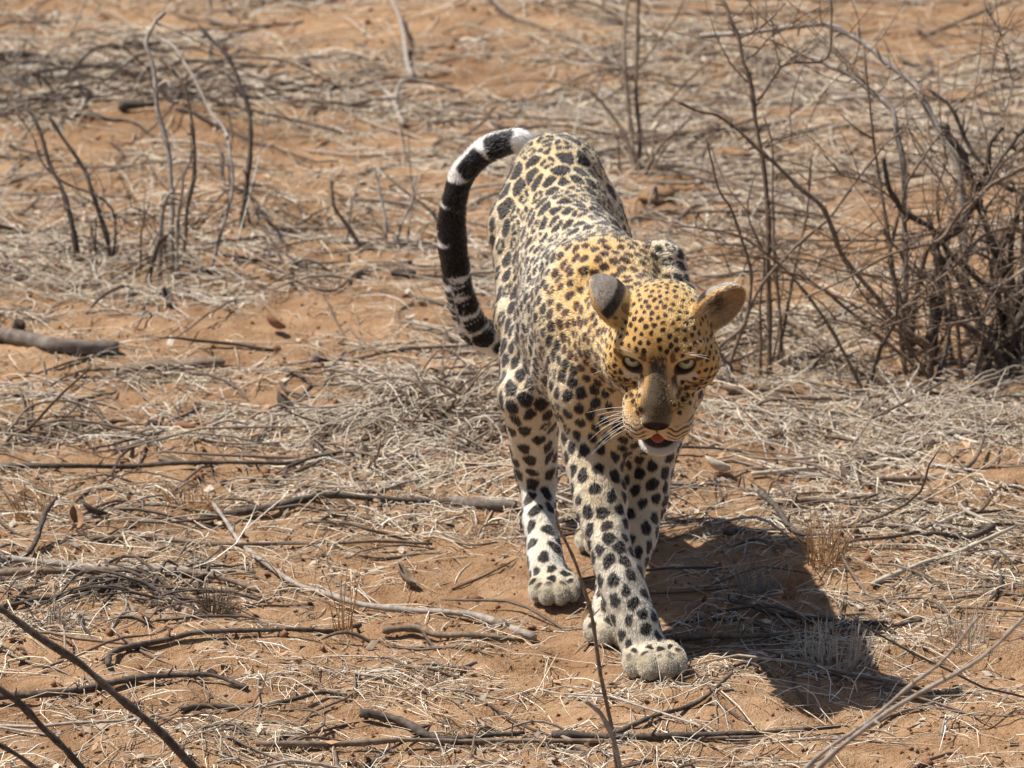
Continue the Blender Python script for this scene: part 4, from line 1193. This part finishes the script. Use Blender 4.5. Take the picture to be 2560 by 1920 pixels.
def spot_field(P, kd):
    """darkness of the spots and rosettes at points P (kd holds the points); neighbours keep a line of pale fur between them"""
    n = len(P)
    F1 = np.full(n, 9.0); F2 = np.full(n, 9.0); near = []
    for i in spots:
        hits = kd.find_range(VP[i], PAR[i, 1] * 1.25)
        j = np.fromiter((h[1] for h in hits), int, len(hits)); dd = np.fromiter((h[2] for h in hits), float, len(hits))
        near.append((j, dd))
        if len(j):
            a = F1[j]
            F2[j] = np.where(dd < a, a, np.minimum(F2[j], dd))
            F1[j] = np.minimum(a, dd)
    brd = (F2 - F1) * 0.5
    brd = brd + (vnoise(P[:, 0] * 90 + P[:, 2] * 70, P[:, 1] * 90 - P[:, 2] * 55, 14) - 0.5) * 0.004
    d = np.zeros(n)
    rs = np.random.default_rng(5)
    for i, (j, dd) in zip(spots, near):
        pack = PAR[i, 5]
        rad = PAR[i, 2] * rs.uniform(0.82, 1.15)
        asp = rs.uniform(1.05, 1.45) if PAR[i, 3] < 0.3 else rs.uniform(1.0, 1.25)
        rot = rs.normal(0, 0.35); ca, sa = math.cos(rot), math.sin(rot)
        ph = rs.uniform(0, 6.283, 4); am = rs.uniform(0.04, 0.14, 3)
        ros = rs.random() < PAR[i, 3]
        nb = rs.integers(3, 5); hole = rs.uniform(0.22, 0.40)
        if not len(j):
            continue
        own = dd < F1[j] + 0.0005
        j = j[own]
        q = P[j] - VP[i]
        x = q @ VT[i]; y = q @ VB[i]
        x, y = x * ca + y * sa, y * ca - x * sa
        x /= rad * math.sqrt(asp); y /= rad / math.sqrt(asp)
        rr = np.hypot(x, y); th = np.arctan2(y, x)
        rr = rr / (1 + am[0] * np.sin(2 * th + ph[0]) + am[1] * np.sin(3 * th + ph[1]) + am[2] * 0.7 * np.sin(5 * th + ph[2]))
        e = 0.0010 / rad
        m = np.clip((1.0 - rr) / (2 * e) + 0.5, 0, 1) * np.clip((brd[j] - (0.0009 + 0.0012 * pack)) / 0.0012, 0, 1)
        if ros and rad > 0.009:
            inner = np.clip((rr - hole) / (2 * e) + 0.5, 0, 1)
            g = np.sin(nb * th * 0.5 + ph[3]) ** 2
            m = m * np.maximum(inner * np.clip((g - 0.02) / 0.08, 0, 1), 0.25)
        d[j] = np.maximum(d[j], m)
    return d

# colour on the skin
vd = spot_field(VP, kdv)
vcol = coat(VP, VN, RW, PAR, vd)
at_ = me.attributes.new("coat", 'FLOAT_COLOR', 'POINT')
at_.data.foreach_set("color", np.hstack([vcol, np.ones((nv, 1))]).astype(np.float32).ravel())

m_skin, n_, b_ = nodes_mat("leopard_skin")
an = n_.nodes.new("ShaderNodeAttribute"); an.attribute_name = "coat"
n_.links.new(an.outputs["Color"], b_.inputs["Base Color"])
b_.inputs["Roughness"].default_value = 0.75
b_.inputs["Specular IOR Level"].default_value = 0.2

leopard = link("leopard", None, label="spotted leopard walking toward the viewer with its tail curled up", category="leopard")
leopard.location = (0.12, 0.3, 0.0)
body = link("body", me, m_skin, leopard)
body.location = (-0.12, -0.3, 0.0)
LOFF = np.array([-0.12, -0.3, 0.0])

# ---- fur
me.calc_loop_triangles()
nt3 = len(me.loop_triangles)
tri = np.empty(nt3 * 3, np.int32); me.loop_triangles.foreach_get("vertices", tri); tri = tri.reshape(-1, 3)
A, B_, C_ = VP[tri[:, 0]], VP[tri[:, 1]], VP[tri[:, 2]]
area = np.linalg.norm(np.cross(B_ - A, C_ - A), axis=1) * 0.5
tl = PAR[tri[:, 0], 0]
dens = area * np.where(tl < 0.0062, 2.3, 1.0) * (VP[tri[:, 0], 2] > 0.004)
NH = 400000
ti = RNG.choice(nt3, NH, p=dens / dens.sum())
u = RNG.random((NH, 2)); fl_ = u.sum(1) > 1; u[fl_] = 1 - u[fl_]
wa, wb, wc = (1 - u.sum(1))[:, None], u[:, :1], u[:, 1:]
def tri_mix(X):
    return X[tri[ti, 0]] * wa + X[tri[ti, 1]] * wb + X[tri[ti, 2]] * wc
HP = tri_mix(VP); HN = tri_mix(VN); HN /= np.linalg.norm(HN, axis=1)[:, None] + 1e-9
HPAR = tri_mix(PAR); HW = tri_mix(RW); HT, HB = frame(HN, tri_mix(FLOW))
HL = (HP - HO) @ HM
r_, f_, u_ = HL.T; ar = np.abs(r_); hd_ = HW[:, RN.index('head')] > 0.5
bare = hd_ & ((((r_ / 0.0225) ** 2 + ((u_ + 0.0560) / 0.0135) ** 2 < 0.9) & (f_ > 0.07)) | (((ar - 0.0405) / 0.0185) ** 2 + ((u_ - (ar - 0.0405) * 0.22) / 0.0128) ** 2 < 1.0) & (f_ > -0.03)
               | ((np.abs(u_ + 0.1155) < 0.0130) & (ar < 0.045) & (f_ > 0.0)))
keep = ~bare
HP, HN, HPAR, HW, HT, HB, HL = [a[keep] for a in (HP, HN, HPAR, HW, HT, HB, HL)]
NH = len(HP)
kdh = KDTree(NH)
for i, c in enumerate(HP):
    kdh.insert(c, i)
kdh.balance()
hdk = spot_field(HP, kdh)
hcol = coat(HP, HN, HW, HPAR, hdk)
hcol *= RNG.normal(1.0, 0.10, (NH, 1)).clip(0.7, 1.3)
length = HPAR[:, 0] * RNG.uniform(0.7, 1.2, NH)
f_ = HL[:, 1]
hm = HW[:, RN.index('head')]
length *= np.where((hm > 0.5) & (f_ > -0.02), 0.62, 1.0)
# long pale fringe at the ear openings
for (cen, op, ax) in (earL, earR):
    q = HP - cen
    fr = (HW[:, RN.index('ear')] > 0.4) & (np.linalg.norm(q, axis=1) < 0.06) & (HN @ op > 0.2) & (np.linalg.norm(q, axis=1) < 0.036) & (RNG.random(NH) < 0.16)
    length[fr] = RNG.uniform(0.008, 0.016, fr.sum())
    HT[fr] = HT[fr] * 0.9 + op * 0.15
    hcol[fr] = np.array([0.66, 0.58, 0.45]) * RNG.uniform(0.7, 1.1, (fr.sum(), 1))
clump = (vnoise(HP[:, 0] * 110 + HP[:, 1] * 37, HP[:, 2] * 110 + HP[:, 1] * 61, 21) - 0.5)
jit = RNG.normal(0, 0.16, (NH, 3))
lift = np.where(hm > 0.5, 0.28, 0.34) + RNG.normal(0, 0.08, NH)
D1 = HT + HN * (lift + 0.25)[:, None] + jit * 0.5 + HB * (clump * 0.6)[:, None]
D1 /= np.linalg.norm(D1, axis=1)[:, None]
D2 = HT + HN * (lift * 0.55)[:, None] + jit + HB * (clump * 0.9)[:, None]
D2 /= np.linalg.norm(D2, axis=1)[:, None]
pts = np.empty((NH, 4, 3), np.float32)
pts[:, 0] = HP - HN * 0.0008
pts[:, 1] = HP + D1 * (length * 0.33)[:, None]
pts[:, 2] = pts[:, 1] + (D1 * 0.5 + D2 * 0.5) * (length * 0.33)[:, None]
pts[:, 3] = pts[:, 2] + D2 * (length * 0.36)[:, None]
hc_ = bpy.data.hair_curves.new("fur")
hc_.add_curves([4] * NH)
hc_.attributes["position"].data.foreach_set("vector", (pts).reshape(-1))
ra = hc_.attributes.get("radius") or hc_.attributes.new("radius", 'FLOAT', 'POINT')
rr_ = np.tile(np.array([0.00032, 0.00034, 0.00026, 0.00005], np.float32), NH)
ra.data.foreach_set("value", rr_)
ca_ = hc_.attributes.new("coat", 'FLOAT_COLOR', 'CURVE')
ca_.data.foreach_set("color", np.hstack([hcol.clip(0, 1), np.ones((NH, 1))]).astype(np.float32).ravel())
m_fur = bpy.data.materials.new("leopard_fur"); m_fur.use_nodes = True
n_ = m_fur.node_tree
n_.nodes.remove(n_.nodes["Principled BSDF"])
hb = n_.nodes.new("ShaderNodeBsdfHairPrincipled")
hb.model = 'CHIANG'; hb.parametrization = 'COLOR'
hb.inputs["Roughness"].default_value = 0.42
hb.inputs["Radial Roughness"].default_value = 0.65
hb.inputs["Coat"].default_value = 0.0
an = n_.nodes.new("ShaderNodeAttribute"); an.attribute_name = "coat"
n_.links.new(an.outputs["Color"], hb.inputs["Color"])
n_.links.new(hb.outputs[0], n_.nodes["Material Output"].inputs[0])
fur = link("fur", hc_, m_fur, leopard)
fur.location = LOFF

# ---- eyes, tongue, whiskers
m_eye, n_, b_ = nodes_mat("leopard_eye")
tc = n_.nodes.new("ShaderNodeTexCoord"); sx_ = n_.nodes.new("ShaderNodeSeparateXYZ")
n_.links.new(tc.outputs["Object"], sx_.inputs[0])
rr = ramp(n_, [(0.0, (0.10, 0.07, 0.04)), (0.18, (0.13, 0.10, 0.05)), (0.28, (0.28, 0.27, 0.16)), (0.90, (0.42, 0.41, 0.27)), (0.955, (0.004, 0.004, 0.004)), (1.0, (0.003, 0.003, 0.003))])
mp = n_.nodes.new("ShaderNodeMath"); mp.operation = 'DIVIDE'; mp.inputs[1].default_value = 0.0160
n_.links.new(sx_.outputs["Z"], mp.inputs[0]); n_.links.new(mp.outputs[0], rr.inputs[0])
n_.links.new(rr.outputs[0], b_.inputs["Base Color"])
b_.inputs["Roughness"].default_value = 0.08
for s in (-1, 1):
    bm = bmesh.new(); bmesh.ops.create_uvsphere(bm, u_segments=32, v_segments=24, radius=0.0160)
    em = bpy.data.meshes.new("eye"); bm.to_mesh(em); bm.free()
    em.polygons.foreach_set("use_smooth", [True] * len(em.polygons))
    e = link("eye", em, m_eye, leopard)
    e.location = Vector(hw(s * 0.0405, -0.0088, -0.0020)) + Vector(LOFF)
    gaze = Vector(CAMP - HO).normalized() + Vector((0.02 * s, 0, -0.14))
    e.rotation_euler = gaze.to_track_quat('Z', 'Y').to_euler()
m_tongue, n_, b_ = nodes_mat("leopard_tongue")
no = n_.nodes.new("ShaderNodeTexNoise"); no.inputs["Scale"].default_value = 300
r2 = ramp(n_, [(0.3, (0.30, 0.085, 0.07)), (0.7, (0.44, 0.15, 0.12))])
n_.links.new(no.outputs["Fac"], r2.inputs[0]); n_.links.new(r2.outputs[0], b_.inputs["Base Color"])
b_.inputs["Roughness"].default_value = 0.35
bm = bmesh.new(); bmesh.ops.create_uvsphere(bm, u_segments=24, v_segments=16, radius=1.0)
for v in bm.verts:
    x, y, z = v.co
    v.co = Vector((x * 0.0150, y * 0.028, z * 0.0042 - 0.002 * (1 - abs(x)) * (y > 0)))
    v.co = Vector(hw(v.co.x, v.co.y + 0.040, v.co.z - 0.1085)) + Vector(LOFF)
tm_ = bpy.data.meshes.new("tongue"); bm.to_mesh(tm_); bm.free()
tm_.polygons.foreach_set("use_smooth", [True] * len(tm_.polygons))
link("tongue", tm_, m_tongue, leopard)
m_wh, n_, b_ = nodes_mat("whisker_hair")
b_.inputs["Base Color"].default_value = (0.85, 0.83, 0.78, 1); b_.inputs["Roughness"].default_value = 0.4
rw = random.Random(4)
def whisker(root, d, L, droop, r=0.00042):
    root = np.asarray(root, float); d = np.asarray(d, float); d /= np.linalg.norm(d)
    P = [root + d * L * t + np.array([0, 0, -1]) * droop * t * t for t in np.linspace(0, 1, 9)]
    t = Tubes(); t.tube([p + LOFF for p in P], np.linspace(r, r * 0.35, 9), 4)
    t.build("whisker", m_wh, leopard)
for k in range(11):
    row, col = k % 4, k // 4
    whisker(hw(-0.036 - col * 0.004, 0.055 - col * 0.009, -0.066 - row * 0.0075),
            HM @ np.array([-1.0, 0.10 + 0.1 * col, 0.28 - row * 0.24 + rw.uniform(-0.06, 0.06)]), rw.uniform(0.05, 0.075), 0.012 + 0.004 * row)
for k in range(6):
    row, col = k % 3, k // 3
    whisker(hw(0.036 + col * 0.004, 0.055 - col * 0.009, -0.068 - row * 0.0085),
            HM @ np.array([0.75, 0.75, 0.15 - row * 0.3 + rw.uniform(-0.06, 0.06)]), rw.uniform(0.04, 0.06), 0.015)
for s, n in ((1, 4), (-1, 2)):
    for k in range(n):
        whisker(hw(s * (0.034 + 0.005 * k), 0.006, 0.022), HM @ np.array([s * (0.30 + 0.22 * k), 0.35, 0.9 - 0.22 * k]), rw.uniform(0.028, 0.042), 0.004, 0.0003)
for k in range(2):
    whisker(hw(-0.082, -0.030, -0.030 - 0.02 * k), HM @ np.array([-1.0, 0.3, 0.05 - 0.2 * k]), 0.03, 0.003, 0.0003)
# ================================================================== dry litter on the ground: nobody could count it
LR = np.random.default_rng(77)
BARE = [(1000, 745, 260, 55, .85), (820, 800, 200, 30, .6), (1080, 1385, 270, 50, .9), (850, 1655, 330, 40, .9), (1380, 1640, 170, 70, .85), (250, 1630, 230, 55, .85), (600, 1690, 160, 40, .8),
        (1800, 1790, 480, 35, .7), (2110, 1450, 150, 45, .85), (2480, 1620, 130, 60, .85), (1000, 60, 280, 60, .8), (1280, 110, 240, 60, .75), (2150, 490, 330, 60, .8), (500, 340, 220, 40, .75),
        (380, 545, 170, 40, .7), (1230, 320, 150, 45, .6), (700, 500, 180, 50, .7), (2200, 650, 200, 50, .5), (1150, 560, 90, 50, .5), (350, 1130, 150, 30, .6), (980, 1470, 120, 30, .5), (1480, 1500, 90, 40, .8),
        (120, 1700, 120, 30, .6), (1250, 1730, 180, 40, .7), (620, 1120, 130, 30, .5), (2000, 1520, 90, 30, .6), (700, 60, 150, 50, .6)]
MATS = [(2100, 1180, 480, 170, 1.0), (300, 1060, 380, 160, .5), (1100, 1080, 220, 130, .9), (900, 1310, 330, 70, .6), (1950, 1640, 280, 70, .8), (250, 730, 280, 70, 1.0), (1800, 640, 260, 90, .5),
        (2350, 1050, 260, 110, 1.0), (600, 1480, 350, 70, .5), (1850, 520, 300, 50, .5), (1100, 450, 260, 60, .5), (450, 1420, 400, 60, .5), (2300, 1320, 260, 60, .6), (350, 620, 260, 60, .6), (1000, 1870, 900, 50, .5), (1800, 200, 350, 80, .4), (450, 210, 260, 60, .5)]
def density(x, y):
    px, py = project(x, y)
    d = 0.46 + 0.05 * np.clip(y - 1.0, 0, 5) + 0.9 * (fbm(x * 2.2, y * 2.2, 41, 3) - 0.45) * 2
    for cx, cy, rx, ry, s in MATS:
        d = d + s * 0.8 * np.exp(-(((px - cx) / rx) ** 2 + ((py - cy) / ry) ** 2))
    d = d * np.clip(0.22 + 3.8 * (fbm(x * 5, y * 9, 43, 2) - 0.39), 0.05, 1.6)
    for cx, cy, rx, ry, s in BARE:
        d = d * (1 - s * np.exp(-((((px - cx) / rx) ** 2 + ((py - cy) / ry) ** 2) ** 1.5)))
    for c in PAWS:
        d = d * (1 - np.exp(-(((x - c[0]) ** 2 + (y - c[1]) ** 2) / 0.065 ** 2) ** 2))
    return np.clip(d, 0.0, 1.6)
def scatter(n, power=1.0):
    xs, ys = [], []
    got = 0
    while got < n:
        m = n * 2
        y = -1.25 + 8.4 * LR.random(m) ** 1.25
        inside = 0.098 * (y + CAM_D + 0.5) + 0.25; hw_ = inside + 0.9
        x = LR.uniform(-1, 1, m) * hw_
        keep = LR.random(m) * 1.5 < (density(x, y) ** power) * hw_ / 2.5 * np.where(np.abs(x) > inside, 0.55, 1.0)
        xs.append(x[keep]); ys.append(y[keep]); got += keep.sum()
    return np.concatenate(xs)[:n], np.concatenate(ys)[:n]

def many_tubes(name, P, R, sides, mat, tint, label):
    """all the tubes of one kind of litter, joined"""
    N, Kp, _ = P.shape
    T = np.gradient(P, axis=1); T /= np.linalg.norm(T, axis=2, keepdims=True) + 1e-12
    ref = np.broadcast_to(np.array([0.13, 0.21, 0.97]), T.shape)
    n1 = np.cross(T, ref); n1 /= np.linalg.norm(n1, axis=2, keepdims=True) + 1e-9
    n2 = np.cross(T, n1)
    a = np.arange(sides) * 2 * math.pi / sides
    V_ = P[:, :, None, :] + R[:, :, None, None] * (np.cos(a)[None, None, :, None] * n1[:, :, None, :] + np.sin(a)[None, None, :, None] * n2[:, :, None, :])
    idx = np.arange(N * Kp * sides).reshape(N, Kp, sides)
    nxt = np.roll(idx, -1, axis=2)
    Q = np.stack([idx[:, :-1], nxt[:, :-1], nxt[:, 1:], idx[:, 1:]], -1).reshape(-1, 4)
    me_ = quads_mesh(name, V_.reshape(-1, 3), Q)
    at = me_.attributes.new("tint", 'FLOAT_COLOR', 'POINT')
    col = np.repeat(np.hstack([tint, np.ones((N, 1))]), Kp * sides, axis=0).astype(np.float32)
    at.data.foreach_set("color", col.ravel())
    return link(name, me_, mat, label=label, category="litter", kind="stuff")

m_lit, n, b = nodes_mat("dry_litter")
an = n.nodes.new("ShaderNodeAttribute"); an.attribute_name = "tint"
tc = n.nodes.new("ShaderNodeTexCoord")
no = n.nodes.new("ShaderNodeTexNoise"); no.inputs["Scale"].default_value = 120; no.inputs["Detail"].default_value = 3
n.links.new(tc.outputs["Object"], no.inputs["Vector"])
rl = ramp(n, [(0.3, (0.62, 0.58, 0.54)), (0.65, (1.12, 1.1, 1.08))])
n.links.new(no.outputs["Fac"], rl.inputs[0])
mx = n.nodes.new("ShaderNodeMix"); mx.data_type = 'RGBA'; mx.blend_type = 'MULTIPLY'; mx.inputs[0].default_value = 1.0
n.links.new(an.outputs["Color"], mx.inputs[6]); n.links.new(rl.outputs[0], mx.inputs[7])
n.links.new(mx.outputs[2], b.inputs["Base Color"])
b.inputs["Roughness"].default_value = 0.55; b.inputs["Specular IOR Level"].default_value = 0.35

def tints(N, table, w):
    c = np.array(table)[LR.choice(len(table), N, p=np.array(w) / sum(w))]
    return (c * LR.normal(1, 0.14, (N, 1)).clip(0.6, 1.4)).clip(0, 0.9)

def strands(n, Kp, Lr, rr, lift, curv, upright=0.0, power=1.0):
    x, y = scatter(n, power)
    L = LR.uniform(*Lr, n) * (0.6 + 0.8 * LR.random(n) ** 2) * (1 + 0.10 * np.clip(y, 0, 6))
    th = LR.uniform(0, 2 * math.pi, n)
    kp = LR.normal(0, curv, n) * (1 + 2.5 * (LR.random(n) < 0.12)); k2 = LR.normal(0, curv * 0.8, n)
    s = np.linspace(-0.5, 0.5, Kp)
    ang = th[:, None] + kp[:, None] * s[None] * 2 + k2[:, None] * np.sin(s[None] * 6.0)
    ds = L[:, None] / (Kp - 1)
    X = x[:, None] + np.cumsum(np.cos(ang) * ds, 1) - L[:, None] * 0.25 * np.cos(th)[:, None]
    Y = y[:, None] + np.cumsum(np.sin(ang) * ds, 1) - L[:, None] * 0.25 * np.sin(th)[:, None]
    h = LR.exponential(lift, n)
    Z = gh(X, Y)
    Zs = (Z + np.roll(Z, 1, 1) + np.roll(Z, -1, 1)) / 3; Zs[:, 0] = Z[:, 0]; Zs[:, -1] = Z[:, -1]
    r = LR.uniform(*rr, n) * (1 + 0.06 * np.clip(y, 0, 6))
    tilt = np.where(LR.random(n) < upright, LR.uniform(0.15, 0.9, n), LR.normal(0, 0.03, n).clip(0, 0.2))
    Zp = np.maximum(Zs, Z) + r[:, None] * 0.6 + h[:, None] * np.sin(np.pi * (s + 0.5))[None] + (tilt * L)[:, None] * (s + 0.5)[None] ** 1.4
    R = r[:, None] * np.interp(s, [-0.5, -0.4, 0.3, 0.5], [0.7, 1.0, 0.85, 0.3])[None]
    return np.stack([X, Y, Zp], -1), R

straw_c = [(0.74, 0.65, 0.50), (0.62, 0.50, 0.36), (0.60, 0.54, 0.46), (0.34, 0.26, 0.18), (0.84, 0.79, 0.70)]
P, R = strands(25000, 5, (0.05, 0.20), (0.0005, 0.0014), 0.006, 0.20, 0.03)
many_tubes("straw_litter", P, R, 3, m_lit, tints(len(P), straw_c, [3, 3, 3, 2, 1.5]), "scattered dry straw stalks covering the sandy ground")
P, R = strands(50000, 3, (0.015, 0.06), (0.0005, 0.0014), 0.004, 0.35, 0.06, 0.9)
many_tubes("grass_litter", P, R, 3, m_lit, tints(len(P), [(0.72, 0.63, 0.49), (0.58, 0.51, 0.42), (0.33, 0.25, 0.17), (0.82, 0.77, 0.68), (0.22, 0.15, 0.10)], [3, 3, 2, 1.2, 1.5]), "short broken bits of dry grass strewn over the sand")
P, R = strands(3200, 7, (0.07, 0.32), (0.0013, 0.0034), 0.007, 0.25, 0.03)
many_tubes("twig_litter", P, R, 5, m_lit, tints(len(P), [(0.16, 0.11, 0.08), (0.10, 0.075, 0.058), (0.28, 0.22, 0.17), (0.36, 0.31, 0.26)], [3, 2.5, 2, 1.2]), "thin dark fallen twigs strewn over the sand")

# flakes of leaf and bark
x, y = scatter(14000, 0.8)
N = len(x); th = LR.uniform(0, 6.283, N); L = LR.uniform(0.004, 0.014, N); w = L * LR.uniform(0.25, 0.7, N)
c = np.stack([x, y, gh(x, y) + 0.002 + LR.exponential(0.003, N)], 1)
ax_ = np.stack([np.cos(th), np.sin(th), LR.normal(0, 0.35, N)], 1) * L[:, None]
bx_ = np.stack([-np.sin(th), np.cos(th), LR.normal(0, 0.45, N)], 1) * w[:, None]
up = np.array([0, 0, 1]) * (L * LR.uniform(-0.1, 0.5, N))[:, None]
V_ = np.stack([c - ax_, c - bx_ * 0.8 + up * 0.3, c + ax_ * 0.9 + up, c + bx_ + up * 0.4], 1)
V2 = np.concatenate([V_, V_ - np.array([0, 0, 0.0012])], 1).reshape(-1, 3)
i0 = np.arange(N)[:, None] * 8
Qf = np.concatenate([i0 + np.array([[0, 1, 2, 3]]), i0 + np.array([[7, 6, 5, 4]]), i0 + np.array([[0, 4, 5, 1]]), i0 + np.array([[1, 5, 6, 2]]), i0 + np.array([[2, 6, 7, 3]]), i0 + np.array([[3, 7, 4, 0]])])
fm = quads_mesh("leaf_litter", V2, Qf, smooth=False)
at = fm.attributes.new("tint", 'FLOAT_COLOR', 'POINT')
at.data.foreach_set("color", np.repeat(np.hstack([tints(N, [(0.42, 0.35, 0.27), (0.30, 0.22, 0.15), (0.50, 0.44, 0.36), (0.16, 0.11, 0.08), (0.40, 0.24, 0.13)], [3, 2.5, 0.6, 2, 2]), np.ones((N, 1))]), 8, axis=0).astype(np.float32).ravel())
link("leaf_litter", fm, m_lit, label="flakes of dry leaf and bark strewn over the sand", category="litter", kind="stuff")

# crumbs of earth
N = 7000
y = -0.9 + 7.2 * LR.random(N) ** 1.3; x = LR.uniform(-1, 1, N) * (0.098 * (y + CAM_D) + 0.2)
r = LR.uniform(0.0015, 0.0045, N) * (1 + 1.2 * (LR.random(N) < 0.06))
okv = np.array([(1, 0, 0), (-1, 0, 0), (0, 1, 0), (0, -1, 0), (0, 0, 1), (0, 0, -1)], float)
okf = np.array([(0, 2, 4), (2, 1, 4), (1, 3, 4), (3, 0, 4), (2, 0, 5), (1, 2, 5), (3, 1, 5), (0, 3, 5)])
V_ = okv[None] * r[:, None, None] * LR.uniform(0.6, 1.4, (N, 6, 1)) + LR.normal(0, 0.25, (N, 6, 3)) * r[:, None, None] + np.stack([x, y, gh(x, y) + r * 0.35], 1)[:, None]
cm = quads_mesh("soil_crumbs", V_.reshape(-1, 3), (np.arange(N)[:, None, None] * 6 + okf[None]).reshape(-1, 3))
link("soil_crumbs", cm, m_clod, label="small crumbs of red earth scattered over the sand", category="soil", kind="stuff")
